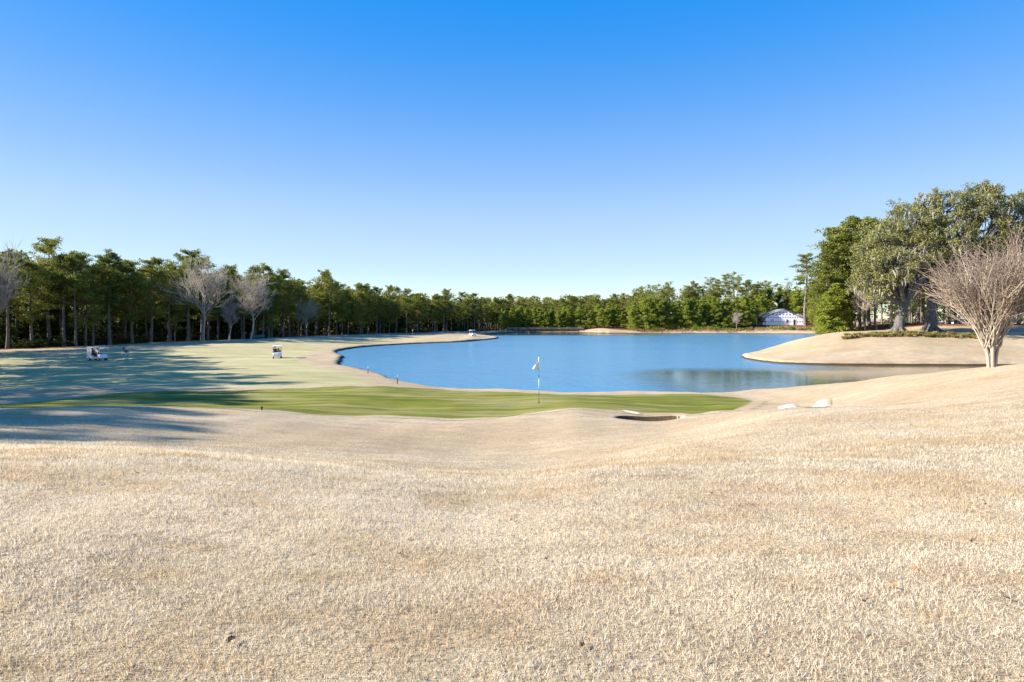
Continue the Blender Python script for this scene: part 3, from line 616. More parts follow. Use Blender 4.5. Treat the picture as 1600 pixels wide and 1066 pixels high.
for k, (u, Y, H) in enumerate([(1352, 104, 8.5), (1371, 106, 9.5), (1430, 108, 9.5), (1478, 104, 9), (1495, 105, 8)]):
    bare_tree('bare_tree', [m.copy() for m in (B2, B1, B3)[k % 3]], (12, 14, 16)[k % 3], (u - 800) / F0 * Y, Y, H, ['small russet bare tree left of the leaning oak, next to the pines', 'reddish bare tree just left of the leaning oak trunk', 'grey bare tree between the two big oak trunks', 'small bare tree just right of the dark oak trunk', 'small bare tree left of the crepe myrtle in the grove'][k], GBARK, [TWIG, TWIG, GTWIG, TWIG, TWIG][k])
bare_tree('bare_tree', [m.copy() for m in B2], 12, *PX(1152, 0, 246)[:2], 7, 'reddish bare bushy tree on the shore left of the white house', GBARK, TWIG)

# ---------------------------------------------------------------- mossy live oaks
def oak(x, y, trunk_top, blobs, label, seed, r0, limbs=()):
    rng = np.random.default_rng(seed); z0 = zat(x, y); e = empty('live_oak', (x, y, z0)); o = np.array([x, y, z0])
    tr = QB(); lf = QB(); ms = QB(); fork = np.array(trunk_top, float)
    zz = np.array([-.3, .25, .9, 2.0, fork[2]]); tx = fork[:2] * (np.clip(zz, 0, None)[:, None] / fork[2]) ** 1.6
    tr.tube(np.c_[tx, zz], np.array([1.75, 1.25, 1.02, .92, .85]) * r0, 14)
    for a in np.arange(0, 6.2, .78):       # root flare
        d = np.array([math.cos(a + seed), math.sin(a + seed), 0]); tr.tube([d * .5 * r0 + [0, 0, .9], d * 1.25 * r0 + [0, 0, .25], d * 2.1 * r0 + [0, 0, -.2]], [.4 * r0, .35 * r0, .15 * r0], 6)
    for tip, ra, rb in limbs:
        tp = np.array(tip) - o; tr.tube(bez(fork * .75, fork * [1, 1, 1.05] + [.2, 0, .3], tp, 8), np.linspace(ra, rb, 8), 9)
    for (bc, br) in blobs:
        c = np.array(bc, float) - o; br = np.array(br, float) * .93
        mid = fork + (c - fork) * .5 + [0, 0, -.08 * np.linalg.norm(c - fork)] + rng.normal(0, .6, 3)
        pts = bez(fork * [1, 1, rng.uniform(.8, 1.0)], mid, c, 7); tr.tube(pts, np.linspace(.55 * r0, .12, 7), 7)
        n = int(22 * br[0] * br[2] / 4); q = rng.normal(size=(n, 3)); q /= np.linalg.norm(q, axis=1, keepdims=True)
        q *= rng.uniform(.5, 1.08, (n, 1)); C = c + q * br
        for k in range(0, n, 2):
            tr.tube(bez(pts[rng.integers(3, 7)], (C[k] + c) / 2 + rng.normal(0, .4, 3), C[k], 4), [.11, .08, .05, .02], 3)
        R = rng.uniform(.55, 1.05, n); lf.leaves(C, R, 62, .25, .165, rng, .25, .75)
        low = np.where(rng.random(n) < .30)[0]
        for k in low:
            m = rng.integers(3, 8); b = C[k] + rng.normal(0, .5, (m, 3)) * [1, 1, .4]; ln = rng.uniform(.4, 1.7, m)
            wv = rng.uniform(.05, .13, m); an = rng.uniform(0, 3.14, m); dx = np.stack([np.cos(an) * wv, np.sin(an) * wv, 0 * wv], 1)
            sw = rng.normal(0, .12, (m, 3)); sw[:, 2] = 0; dn = np.stack([0 * ln, 0 * ln, -ln], 1)
            V = np.stack([b - dx, b + dx, b + dx * .8 + dn * .5 + sw, b - dx * .8 + dn * .5 + sw, b + dn + sw * 1.4 + dx * .15, b + dn + sw * 1.4 - dx * .15], 1).reshape(-1, 3)
            i = np.arange(m)[:, None] * 6; ms.add(V, np.concatenate([i + [[0, 1, 2, 3]], i + [[3, 2, 4, 5]]]))
    link('trunk', tr.mesh('oak_trunk', True), OBARK, e); link('crown', lf.mesh('oak_crown'), OAKL, e); tag(link('hanging_moss', ms.mesh('oak_moss'), MOSS, e), kind='stuff')
    return tag(e, label, 'tree')
def blob(u, v, Y, rx, rz, ry=None): return (PX(u, v, Y), (rx, ry or rx, rz))
x1, y1, _ = PX(1404, 0, 92)
oak(x1, y1, (1.3, .4, 5.0), [blob(1362, 400, 92, 3.2, 3.6), blob(1352, 440, 94, 2.6, 3.0), blob(1395, 372, 93, 3.8, 3.4), blob(1430, 345, 95, 4.0, 3.4), blob(1400, 415, 89, 3.4, 3.0), blob(1372, 448, 91, 2.2, 2.4), blob(1440, 392, 90, 3.4, 2.8), blob(1398, 448, 93, 2.0, 1.8), blob(1455, 365, 96, 3.6, 3.2), blob(1372, 362, 97, 3.0, 2.6), blob(1400, 325, 97, 1.8, 1.6), blob(1345, 385, 95, 1.8, 1.6), blob(1440, 318, 98, 2.0, 1.6)],
    'big live oak with a leaning pale trunk and moss, left of the pair', 7, .74, [(PX(1446, 428, 91), .62, .42), (PX(1392, 430, 92), .4, .25)])
x2, y2, _ = PX(1454, 0, 94)
oak(x2, y2, (.6, .3, 5.2), [blob(1480, 330, 98, 4.2, 3.2), blob(1510, 322, 96, 4.2, 3.2), blob(1540, 318, 98, 4.2, 3.0), blob(1468, 385, 92, 3.4, 3.0), blob(1500, 375, 92, 4.0, 3.4), blob(1545, 360, 95, 4.4, 3.4), blob(1590, 350, 97, 4.0, 3.4), blob(1590, 400, 95, 3.6, 3.4), blob(1540, 410, 93, 3.6, 3.0), blob(1630, 340, 98, 4.4, 4.0), blob(1490, 425, 92, 2.6, 2.4), blob(1585, 322, 101, 3.0, 2.0), blob(1528, 298, 98, 2.4, 1.5), blob(1552, 300, 99, 1.8, 1.5), blob(1470, 306, 99, 2.0, 1.5), blob(1608, 310, 100, 2.0, 1.6)],
    'massive live oak with a dark trunk draped in moss, behind the crepe myrtle', 8, .85, [(PX(1480, 430, 93), .6, .4), (PX(1440, 425, 96), .5, .35)])
rng = np.random.default_rng(77)
BT = bare_meshes(105, 22, .4, .3, (6, 4, 4, 3, 3)); q = QB()
qv = np.concatenate(BT[3].V)[::7]; q.leaves(qv[rng.random(len(qv)) < .5], .6, 9, .36, .22, rng)
x, y, _ = PX(1411, 0, 104); e = bare_tree('thin_crowned_tree', BT[:2], 22, x, y, CAMZ + (HZ - 352) / F0 * 104 - zat(x, y), 'thin open-crowned tree top poking out above the left oak', PBARK, PBARK, wide=.6)
link('crown', q.mesh('thin_crown'), OAKL, e)

# ---------------------------------------------------------------- crepe myrtle
def crepe():
    rng = np.random.default_rng(21); x, y = hit(1549, 574); e = empty('crepe_myrtle', (x, y, zat(x, y)))
    tr = QB(); stq = QB(); tw = QB(); tops = []
    for k, (bx_, by_, tx, ty, h, r) in enumerate([(-.10, 0, -.20, .02, .74, .062), (.0, -.05, -.02, -.07, .84, .07), (.11, .03, .18, .05, .80, .06), (.03, .10, .05, .17, .78, .055), (.15, -.03, .27, -.03, .88, .045)]):
        pts = bez(np.array([bx_, by_, -.15]), np.array([bx_, by_, h * .5]), np.array([tx, ty, h]), 5); tr.tube(pts, [r * 1.15, r, r * .92, r * .95, r * 1.1], 8); tops.append(pts[-1])
    for k in range(72):
        p = tops[k % 5] + rng.normal(0, .06, 3); az = rng.uniform(0, 6.283); t = math.sqrt(rng.random()) * .60 + .03
        d = np.array([math.cos(az) * math.sin(t), math.sin(az) * math.sin(t), math.cos(t)]); L = rng.uniform(1.8, 2.75)
        end = p + d * L + np.array([d[0], d[1], 0]) * .22; pts = bez(p, p + np.array([d[0] * .75, d[1] * .75, d[2]]) * L * .5, end, 6)
        pts[1:-1] += rng.normal(0, .025, (4, 3)); r = rng.uniform(.019, .036); stq.tube(pts, np.linspace(r, r * .55, 6), 5)
        for j in range(6):
            i = rng.integers(2, 6); p2 = pts[i]; d2 = d + rng.normal(0, .24, 3); d2[2] += .12; d2 /= np.linalg.norm(d2); L2 = rng.uniform(.9, 1.55)
            q = bez(p2, p2 + d2 * L2 * .5 + rng.normal(0, .06, 3), p2 + d2 * L2, 5); stq.tube(q, np.linspace(r * .6, .010, 5), 4)
            for m in range(4):
                i2 = rng.integers(1, 5); p3 = q[i2]; d3 = d2 + rng.normal(0, .36, 3); d3 /= np.linalg.norm(d3); L3 = rng.uniform(.45, 1.0)
                q3 = bez(p3, p3 + d3 * L3 * .5 + rng.normal(0, .06, 3), p3 + d3 * L3, 4); tw.tube(q3, np.linspace(.0105, .005, 4), 3)
                for n_ in range(2):
                    p4 = q3[rng.integers(1, 4)]; d4 = d3 + rng.normal(0, .55, 3); d4 /= np.linalg.norm(d4); L4 = rng.uniform(.18, .5)
                    tw.tube([p4, p4 + d4 * L4 * .5, p4 + d4 * L4 + rng.normal(0, .03, 3)], [.006, .005, .003], 3)
    link('trunk', tr.mesh('crepe_trunk', True), PALEB, e); link('stems', stq.mesh('crepe_stems', True), PALEB, e); link('twigs', tw.mesh('crepe_twigs'), TWIG, e)
    tag(e, 'bare vase-shaped crepe myrtle with many pale stems on the right ridge', 'tree')
crepe()

# ---------------------------------------------------------------- low plants
def clump_mesh(name, seed, n, h, spread, wd, mat):
    rng = np.random.default_rng(seed); V = []; 
    for i in range(n):
        a = rng.uniform(0, 6.283); r = spread * .35 * math.sqrt(rng.random()); b = np.array([r * math.cos(a), r * math.sin(a), -.03]); a2 = a + rng.normal(0, .5); o = spread * rng.uniform(.2, 1.0)
        hh = h * rng.uniform(.6, 1.1); sd_ = np.array([-math.sin(a2), math.cos(a2), 0]) * wd; m = b + [o * .4 * math.cos(a2), o * .4 * math.sin(a2), hh * .75]; t = b + [o * math.cos(a2), o * math.sin(a2), hh * rng.uniform(.75, 1.05)]
        V += [b - sd_, b + sd_, m + sd_ * .8, m - sd_ * .8, t + sd_ * .1, t - sd_ * .1]
    i = np.arange(n)[:, None] * 6; me = mesh_np(name, np.array(V), np.concatenate([i + [[0, 1, 2, 3]], i + [[3, 2, 4, 5]]])); me.materials.append(mat); return me
HC = [clump_mesh('grass_clump', 200 + i, 110, .62, .55, .022, HEDGE) for i in range(3)]
u = 1318.0
while u < 1532:
    for row in (0, 1):
        Y = 88.2 + row * 1.3 + TRS.uniform(-.4, .4); x = (u + row * 4 - 800) / F0 * Y
        o = link('grass_clump', HC[TRS.randrange(3)]); o.location = (x, Y, zat(x, Y)); o.rotation_euler[2] = TRS.uniform(0, 6.28); o.scale = (TRS.uniform(1.0, 1.35),) * 2 + (TRS.uniform(.8, 1.15),)
        tag(o, 'low yellow-green grass clump in the planted strip below the oaks', 'plant', 'grass clumps planted below the oaks')
    u += TRS.uniform(5.5, 8)
def shrub_mesh(name, seed, mat, n=40, h=1.0):
    rng = np.random.default_rng(seed); q = QB(); c = rng.normal(size=(n, 3)) * [.42, .42, .26] * h; c[:, 2] = np.abs(c[:, 2]) + .18
    q.leaves(c, .28, 16, .2, .1, rng, .4, .8); me = q.mesh(name); me.materials.append(mat); return me
SH = [shrub_mesh('shore_shrub', 300, YOUNG), shrub_mesh('shore_shrub', 301, PINE), shrub_mesh('shore_shrub', 302, REED)]
for k in range(34):
    u = 1002 + k * 8.6 + TRS.uniform(-3, 3); Y = {0: 246, 1: 245}.get(k % 2) - max(0, (u - 1180)) * .11; x = (u - 800) / F0 * Y
    if sdist(LAKES, np.array([x]), np.array([Y]))[0] > -.6: Y += 4; x = (u - 800) / F0 * Y
    i = TRS.randrange(3); o = link('shore_shrub', SH[i]); o.location = (x, Y, zat(x, Y)); s = TRS.uniform(.9, 2.0); o.scale = (s * 1.2, s, s); o.rotation_euler[2] = TRS.uniform(0, 6.28)
    tag(o, ['bright green shrub at the waterline of the far right bank', 'dark green shrub at the waterline of the far right bank', 'straw coloured shrub at the waterline of the far right bank'][i], 'shrub', 'shore shrubs ' + ['bright', 'dark', 'straw'][i])
rng = np.random.default_rng(9)
q = QB(); C = []
for k in range(900):
    u = rng.uniform(1000, 1290); Y = rng.uniform(238, 256); x = (u - 800) / F0 * Y
    C.append((x, Y))
C = np.array(C); sd = sdist(LAKES, C[:, 0], C[:, 1]); C = C[(sd < -.2) & (sd > -12)]; z = height(C[:, 0], C[:, 1])
q.leaves(np.c_[C, z + .35], .5, 10, .8, .1, rng, 2.5, .5)
tag(link('dry_reeds', q.mesh('dry_reeds'), REED), 'dry reeds and weeds covering the far right bank', 'reeds', kind='stuff')
# underbrush in the left wood
BR = [shrub_mesh('undergrowth_bush', 320, DARKG, 50), shrub_mesh('undergrowth_bush', 321, DRYL, 40)]
for k in range(46):
    s = TRS.uniform(cum[6], cum[-2]); p, nrm = tl(s); x, y = p + nrm * TRS.uniform(3, 16); i = 0 if TRS.random() < .72 else 1
    o = link('undergrowth_bush', BR[i]); o.location = (x, y, zat(x, y)); sc = TRS.uniform(1.5, 3.6); o.scale = (sc, sc, sc * .8)
    tag(o, ['dark bush between the trunks of the left wood', 'russet dry bush between the trunks of the left wood'][i], 'bush', ['dark bushes in the left wood', 'dry bushes in the left wood'][i])

# ---------------------------------------------------------------- flagstick
fx, fy = hit(842, 630); fz = zat(fx, fy); t = empty('flagstick', (fx, fy, fz)); FH = (630 - 556) / F0 * fy
for k, (a, b, m) in enumerate([(0.0, .17, DGREY), (.17, .30, BLUE), (.30, .52, WHITE), (.52, .68, BLUE), (.68, .985, WHITE)]):
    mb = MB(); mb.tube([(0, 0, a * FH - (.05 if k == 0 else 0)), (0, 0, b * FH)], .013, 8); mb.build('pole_section', m, t, True)
mb = MB(); mb.tube([(0, 0, FH * .985), (0, 0, FH * .99), (0, 0, FH * 1.0), (0, 0, FH * 1.012)], [.014, .024, .024, .008], 8); mb.build('finial', DGREY, t, True)
mb = MB(); nx_, nz_ = 7, 6; vs = []; th = .006
for sgn in (0, 1):
    for j in range(nz_):
        for i in range(nx_):
            a = i / (nx_ - 1); b = j / (nz_ - 1); zt = FH * .97 - .58 * b * 1.0; xx = -.015 - .24 * a * (.25 + .95 * b) ; zz = zt - a * .17 * (1 - b) - a * .02 + (.14 * a * b)
            vs.append((xx, .05 * math.sin(a * 5 + b * 2) * a + sgn * th, zz - .06 * a))
n0 = nx_ * nz_; fs = [(j * nx_ + i, j * nx_ + i + 1, (j + 1) * nx_ + i + 1, (j + 1) * nx_ + i) for j in range(nz_ - 1) for i in range(nx_ - 1)]
fs = fs + [tuple(n0 + i for i in f[::-1]) for f in fs]
rim = list(range(nx_)) + [j * nx_ + nx_ - 1 for j in range(1, nz_)] + list(range(n0 - 2, n0 - nx_ - 1, -1)) + [j * nx_ for j in range(nz_ - 2, 0, -1)]
fs += [(rim[i], rim[(i + 1) % len(rim)], n0 + rim[(i + 1) % len(rim)], n0 + rim[i]) for i in range(len(rim))]
mb.add(vs, fs); mb.build('flag', WHITE, t, True)
mb = MB(); mb.tube([(0, 0, -.1), (0, 0, .024)], .054, 14); mb.build('cup', BLACK, t)
tag(t, 'white and blue banded flagstick with a limp white flag on the green', 'flagstick')
x, y = PX(645, 0, 188)[:2]; t = empty('flagstick', (x, y, zat(x, y)))
mb = MB(); mb.tube([(0, 0, -.05), (0, 0, 2.1)], .016, 6); mb.build('pole', WHITE, t)
mb = MB(); mb.prism([(-.32, 1.75), (-.02, 1.62), (-.02, 2.08), (-.25, 1.95)], -.01, .01); mb.build('flag', WHITE, t)
tag(t, 'tiny distant flagstick in front of the dark wood across the lake', 'flagstick')

# ---------------------------------------------------------------- hazard stakes and sprinkler post
def stake(u, v, h, label):
    x, y = hit(u, v); t = empty('hazard_stake', (x, y, zat(x, y)))
    mb = MB(); mb.box((0, 0, h * .36 - .05), (.07, .07, h * .72 + .1)); mb.build('post', RED, t, bevel=.006); mb = MB(); mb.box((0, 0, h * .86), (.072, .072, h * .28), taper=.8); mb.build('top', WHITE, t, bevel=.006)
    tag(t, label, 'stake', 'red hazard stakes along the lake')
stake(575, 584, .75, 'red stake by the lake edge, left of the pair near the green')
stake(621, 600, .75, 'red stake by the lake edge just behind the green')
stake(1185, 546, .8, 'small red stake on the sandy tan spit at right')
x, y = hit(409, 641.5); t = empty('sprinkler_marker', (x, y, zat(x, y))); mb = MB(); mb.tube([(0, 0, -.03), (0, 0, .07), (0, 0, .075), (0, 0, .13), (0, 0, .14)], [.022, .022, .034, .034, .02], 8); mb.build('post', BLACK, t)
tag(t, 'small black marker post on the tan bank in front of the green', 'marker')

# ---------------------------------------------------------------- golf carts
def make_cart(curtain, label, loc, rz, roofm=WHITE):
    t = empty('golf_cart', loc, rz)
    b = MB(); b.prism([(-1.15, .30), (1.1, .30), (1.22, .42), (1.2, .66), (.98, .86), (.72, .90), (.66, .42), (-.12, .40), (-.18, .66), (-1.1, .74), (-1.2, .6)], -.58, .58); b.build('body', WHITE, t, bevel=.03)
    b = MB(); b.box((.62, 0, .93), (.16, 1.1, .10)); b.build('dashboard', DGREY, t, bevel=.02)
    b = MB(); b.box((-.42, 0, .76), (.56, 1.08, .14)); b.build('seat', SEATM, t, bevel=.04)
    b = MB(); b.prism([(-.74, .80), (-.64, .80), (-.72, 1.18), (-.82, 1.18)], -.54, .54); b.build('seat_back', SEATM, t, bevel=.03)
    b = MB(); b.prism([(-1.12, 1.76), (.66, 1.78), (.74, 1.81), (.62, 1.86), (-1.05, 1.85), (-1.18, 1.80)], -.62, .62); b.build('roof', roofm, t, bevel=.015)
    for sy in (-.54, .54):
        b = MB(); b.tube([(.94, sy, .82), (.62, sy, 1.79)], .022, 6); b.build('roof_post', DGREY, t)
        b = MB(); b.tube([(-.98, sy, .70), (-1.02, sy, 1.79)], .022, 6); b.build('roof_post', DGREY, t)
        b = MB(); b.box((1.17, sy * .72, .60), (.10, .20, .09)); b.build('headlight', METAL, t, bevel=.02)
    b = MB(); b.prism([(.925, .90), (.935, .90), (.645, 1.75), (.635, 1.75)], -.52, .52); b.build('windshield', MATS['clear_windshield'], t)
    b = MB(); b.tube([(.60, -.28, .92), (.36, -.28, 1.10)], .02, 6)
    ring = [(.36 + .10 * math.cos(a) * .5, -.28 + .17 * math.sin(a), 1.10 + .15 * math.cos(a)) for a in np.linspace(0, 6.283, 13)]; b.tube(ring, .014, 5); b.build('steering_wheel', BLACK, t)
    for wx in (-.78, .86):
        for sy in (-1, 1):
            b = MB(); b.tube([(wx, sy * .44, .22), (wx, sy * .46, .22), (wx, sy * .60, .22), (wx, sy * .62, .22)], [.16, .22, .22, .17], 16); o = b.build('wheel', BLACK, t)
            b = MB(); b.tube([(wx, sy * .61, .22), (wx, sy * .635, .22)], [.12, .10], 12); b.build('rim', WHITE, o)
    b = MB(); b.box((-1.16, 0, .58), (.26, .86, .08)); b.build('bag_rack', DGREY, t)
    for sy, m in ((-.22, NAVY), (.22, DGREY)):
        b = MB(); b.tube([(-1.12, sy, .62), (-1.24, sy, 1.38)], [.13, .15], 10); bag = b.build('golf_bag', m, t)
        for k in range(5):
            b = MB(); xx, yy = -1.25 + .07 * math.cos(k * 1.3), sy + .07 * math.sin(k * 1.3); b.tube([(xx, yy, 1.36), (xx - .04, yy, 1.52)], .012, 5); b.box((xx - .03, yy + .02, 1.55), (.05, .10, .06)); b.build('club', METAL, bag)
    if curtain:
        for sy in (-.585, .585):
            b = MB(); b.prism([(-1.1, .78), (-.32, .78), (-.30, 1.74), (-1.08, 1.74)], sy - .006, sy + .006); b.build('side_curtain', WHITE, t)
    tag(t, label, 'golf cart', 'golf carts on the course'); return t
m, tt, N, L = nmat('clear_windshield'); gl = N('ShaderNodeBsdfGlass'); gl.inputs['Roughness'].default_value = 0.02; gl.inputs['IOR'].default_value = 1.15; o_ = N('ShaderNodeOutputMaterial'); L(gl.outputs[0], o_.inputs[0])
def on_ground(u, v): x, y = hit(u, v); return (x, y, zat(x, y))
lc = on_ground(152, 563.5); make_cart(True, 'white golf cart with side curtains in shade at the far left', lc, rad(-14))
rc = on_ground(433, 560); make_cart(False, 'white golf cart facing the camera in sun on the fairway', rc, rad(-66), WHITE)
x, y = PX(738, 0, 178)[:2]; make_cart(False, 'tiny distant golf cart on the far point of the lake shore', (x, y, zat(x, y)), rad(-60))

# ---------------------------------------------------------------- people (skinned figures)
def skin_mesh(name, verts, edges, radii, mat, sub=2, root=0):
    me = bpy.data.meshes.new(name); me.from_pydata([tuple(v) for v in verts], edges, []); o = bpy.data.objects.new(name, me); COL.objects.link(o)
    md = o.modifiers.new('skin', 'SKIN'); sv = me.skin_vertices[0].data
    for i, r in enumerate(radii): sv[i].radius = (r, r) if not hasattr(r, '__len__') else r
    for i in range(len(verts)): sv[i].use_root = (i == root)
    o.modifiers.new('sub', 'SUBSURF').levels = sub
    dg = bpy.context.evaluated_depsgraph_get(); dg.update(); m2 = bpy.data.meshes.new_from_object(o.evaluated_get(dg)); m2.name = name
    bpy.data.objects.remove(o); bpy.data.meshes.remove(me)
    m2.materials.clear(); m2.materials.append(mat)
    for p in m2.polygons: p.use_smooth = True
    return m2
def person(pose, loc, rz, label, top, bottom, long_legs=False, cap=True):
    J = pose; names = list(J); V = [J[n] for n in names]; ix = {n: i for i, n in enumerate(names)}
    E = [('pelvis', 'waist'), ('waist', 'chest'), ('chest', 'neck'), ('neck', 'head'), ('head', 'crown')]
    R = dict(pelvis=.145, waist=.125, chest=.15, neck=.055, head=.095, crown=.06, hipL=.095, hipR=.095, kneeL=.06, kneeR=.06, ankL=.042, ankR=.042, toeL=.04, toeR=.04, shL=.065, shR=.065, elL=.045, elR=.045, wrL=.033, wrR=.033, haL=.04, haR=.04)
    for s_ in 'LR': E += [('pelvis', 'hip' + s_), ('hip' + s_, 'knee' + s_), ('knee' + s_, 'ank' + s_), ('ank' + s_, 'toe' + s_), ('chest', 'sh' + s_), ('sh' + s_, 'el' + s_), ('el' + s_, 'wr' + s_), ('wr' + s_, 'ha' + s_)]
    t = empty('person', loc, rz)
    link('body', skin_mesh('person_body', V, [(ix[a], ix[b]) for a, b in E], [R[n] for n in names], SKIN), None, t)
    def cloth(nm, E2, f, mat, root):
        ns = []; 
        for a, b in E2:
            for n in (a, b):
                if n not in ns: ns.append(n)
        k = {n: i for i, n in enumerate(ns)}
        link(nm, skin_mesh(nm, [J[n] for n in ns], [(k[a], k[b]) for a, b in E2], [R[n] * 1.0 + f for n in ns], mat, 2, k[root]), None, t)
    cloth('shirt', [('pelvis', 'waist'), ('waist', 'chest'), ('chest', 'shL'), ('chest', 'shR'), ('shL', 'elL'), ('shR', 'elR')], .022, top, 'chest')
    lg = [('pelvis', 'hipL'), ('pelvis', 'hipR'), ('hipL', 'kneeL'), ('hipR', 'kneeR')] + ([('kneeL', 'ankL'), ('kneeR', 'ankR')] if long_legs else [])
    cloth('trousers' if long_legs else 'shorts', lg, .028, bottom, 'pelvis')
    for s_ in 'LR':
        mb = MB(); a = Vector(J['ank' + s_]); b_ = Vector(J['toe' + s_]); mb.tube([a + (a - b_) * .35 - Vector((0, 0, .03)), (a + b_) / 2 - Vector((0, 0, .02)), b_ + (b_ - a) * .25], [.055, .06, .045], 8); mb.build('shoe', WHITE, t, True)
    h = Vector(J['head']); c = Vector(J['crown']); up = (c - h).normalized(); mb = MB(); mb.tube([h + up * .02, h + up * .08, c + up * .05, c + up * .09], [.115, .118, .085, .02], 10); mb.build('cap' if cap else 'hair', top if cap else HAIR, t, True)
    return tag(t, label, 'person')
golf = dict(pelvis=(0, 0, .92), waist=(.10, 0, 1.08), chest=(.27, 0, 1.28), neck=(.36, 0, 1.38), head=(.45, 0, 1.44), crown=(.53, 0, 1.53), hipL=(0, .11, .88), hipR=(0, -.11, .88), kneeL=(.08, .16, .49), kneeR=(.08, -.16, .49), ankL=(.0, .18, .09), ankR=(.0, -.18, .09), toeL=(.17, .20, .05), toeR=(.17, -.20, .05),
            shL=(.29, .19, 1.27), shR=(.29, -.19, 1.27), elL=(.38, .16, 1.02), elR=(.38, -.16, 1.02), wrL=(.47, .04, .82), wrR=(.47, -.04, .84), haL=(.50, .02, .75), haR=(.50, -.02, .77))
g = on_ground(198.5, 561.5); person(golf, g, rad(172), 'golfer in a dark top and pale shorts bending over a shot at far left', NAVY, PALEF)
t = empty('golf_club', g, rad(172)); mb = MB(); mb.tube([(.46, 0, .90), (.50, 0, .76), (.85, 0, .06)], .011, 6); mb.build('shaft', METAL, t); mb = MB(); mb.box((.87, .04, .045), (.03, .11, .05)); mb.build('club_head', METAL, t); tag(t, 'thin club held by the bending golfer', 'golf club')
sit = dict(pelvis=(-.50, 0, .92), waist=(-.54, 0, 1.08), chest=(-.55, 0, 1.33), neck=(-.53, 0, 1.47), head=(-.50, 0, 1.56), crown=(-.50, 0, 1.66), hipL=(-.46, .10, .90), hipR=(-.46, -.10, .90), kneeL=(-.02, .13, .90), kneeR=(-.02, -.13, .90), ankL=(.20, .13, .50), ankR=(.20, -.13, .50), toeL=(.38, .13, .47), toeR=(.38, -.13, .47),
           shL=(-.55, .19, 1.34), shR=(-.55, -.19, 1.34), elL=(-.38, .23, 1.10), elR=(-.38, -.23, 1.10), wrL=(-.12, .14, 1.06), wrR=(-.12, -.14, 1.06), haL=(-.04, .12, 1.08), haR=(-.04, -.12, 1.08))
def seated(c, rz, sy, label, top, bot):
    off = Matrix.Rotation(rz, 3, 'Z') @ Vector((0, sy, 0)); person(sit, (c[0] + off.x, c[1] + off.y, c[2]), rz, label, top, bot, True)
seated(lc, rad(-14), -.28, 'person in a dark red top sitting in the shaded left golf cart', REDF, NAVY)
seated(rc, rad(-66), -.28, 'person in dark clothing sitting in the sunlit golf cart', NAVY, NAVY)

# ---------------------------------------------------------------- white house under construction
def house():
    Y0 = 252.0; xl, xr = 111.0, 125.2; z0 = zat(117, Y0) - .1; t = empty('unfinished_house', (xl, Y0, z0), rad(-7)); Wd = xr - xl; D = 13.0; he, ha = 3.5, 6.9; ax_ = 7.6
    m, nt_, N, L = nmat('house_wrap'); tc = N('ShaderNodeTexCoord'); sx = N('ShaderNodeSeparateXYZ'); L(tc.outputs['Object'], sx.inputs[0])
    k = None
    for zr, per in ((.95 + .55, 1.0), (3.45, 1.0), (4.6, 1.4), (5.5, 1.4)):
        fr = maths(nt_, 'FRACT', maths(nt_, 'MULTIPLY', maths(nt_, 'ADD', sx.outputs['X'], sx.outputs['Y']), 1 / per)); a = maths(nt_, 'LESS_THAN', fr, .55)
        b = maths(nt_, 'LESS_THAN', maths(nt_, 'ABSOLUTE', maths(nt_, 'SUBTRACT', sx.outputs['Z'], zr)), .2); ab = maths(nt_, 'MULTIPLY', a, b); k = ab if k is None else maths(nt_, 'MAXIMUM', k, ab)
    c = mixc(nt_, k, (.90, .90, .91), (.05, .07, .24)); p = nd(nt_, 'ShaderNodeBsdfPrincipled', Roughness=.6); L(c, p.inputs['Base Color']); o = N('ShaderNodeOutputMaterial'); L(p.outputs[0], o.inputs[0])
    b = MB(); b.prism([(0, 0), (Wd, 0), (Wd, he), (ax_, ha), (0, he)], 0, D); b.build('wall', m, t)
    b = MB(); b.box((Wd + 1.3, 3.2, 1.75), (2.6, 6.4, 3.5)); b.build('side_wing', m, t)
    b = MB(); b.prism([(-.5, he - .12), (ax_, ha + .08), (ax_, ha + .28), (-.5, he + .10)], -.4, D + .4); b.build('roof_slope', SHING, t)
    b = MB(); b.prism([(Wd + .5, he - .12), (ax_, ha + .08), (ax_, ha + .28), (Wd + .5, he + .10)], -.4, D + .4); b.build('roof_slope', SHING, t)
    b = MB(); b.add([(Wd - .2, -.3, 3.55), (Wd + 2.9, -.3, 3.55), (Wd + 2.9, 6.8, 3.55), (Wd - .2, 6.8, 3.55), (Wd + .1, 2.6, 5.0), (Wd + .6, 2.6, 5.0), (Wd + .6, 4.2, 5.0), (Wd + .1, 4.2, 5.0)], [(3, 2, 1, 0), (4, 5, 6, 7), (0, 1, 5, 4), (1, 2, 6, 5), (2, 3, 7, 6), (3, 0, 4, 7)]); b.build('wing_roof', SHING, t)
    for (wx, wz, ww, wh, nm) in [(2.6, 2.25, 1.0, .35, 'window'), (8.9, 1.75, .75, 1.5, 'window'), (11.9, 1.3, .85, 2.4, 'door')]:
        b = MB(); b.box((wx, -.02, wz), (ww, .08, wh)); o = b.build(nm, GLASSD, t)
        for sx_ in (-1, 1):
            b = MB(); b.box((wx + sx_ * (ww / 2 + .05), -.04, wz), (.09, .10, wh + .2)); b.build('frame', WHITE, o)
    # open porch on the left
    b = MB(); b.prism([(-3.6, 3.3), (-.45, 3.45), (-.45, 3.62), (-3.6, 3.46)], 2.0, D - 1); b.build('porch_roof', SHING, t)
    for yy in (2.3, 6.5, D - 1.4):
        b = MB(); b.box((-3.3, yy, 1.64), (.42, .42, 3.28)); b.build('porch_post', WHITE, t)
    b = MB(); b.box((-1.8, 7, .12), (3.5, 10.5, .24)); b.build('porch_floor', PATHM, t)
    tag(t, 'white house under construction wrapped in printed sheeting with a grey roof', 'house')
house()
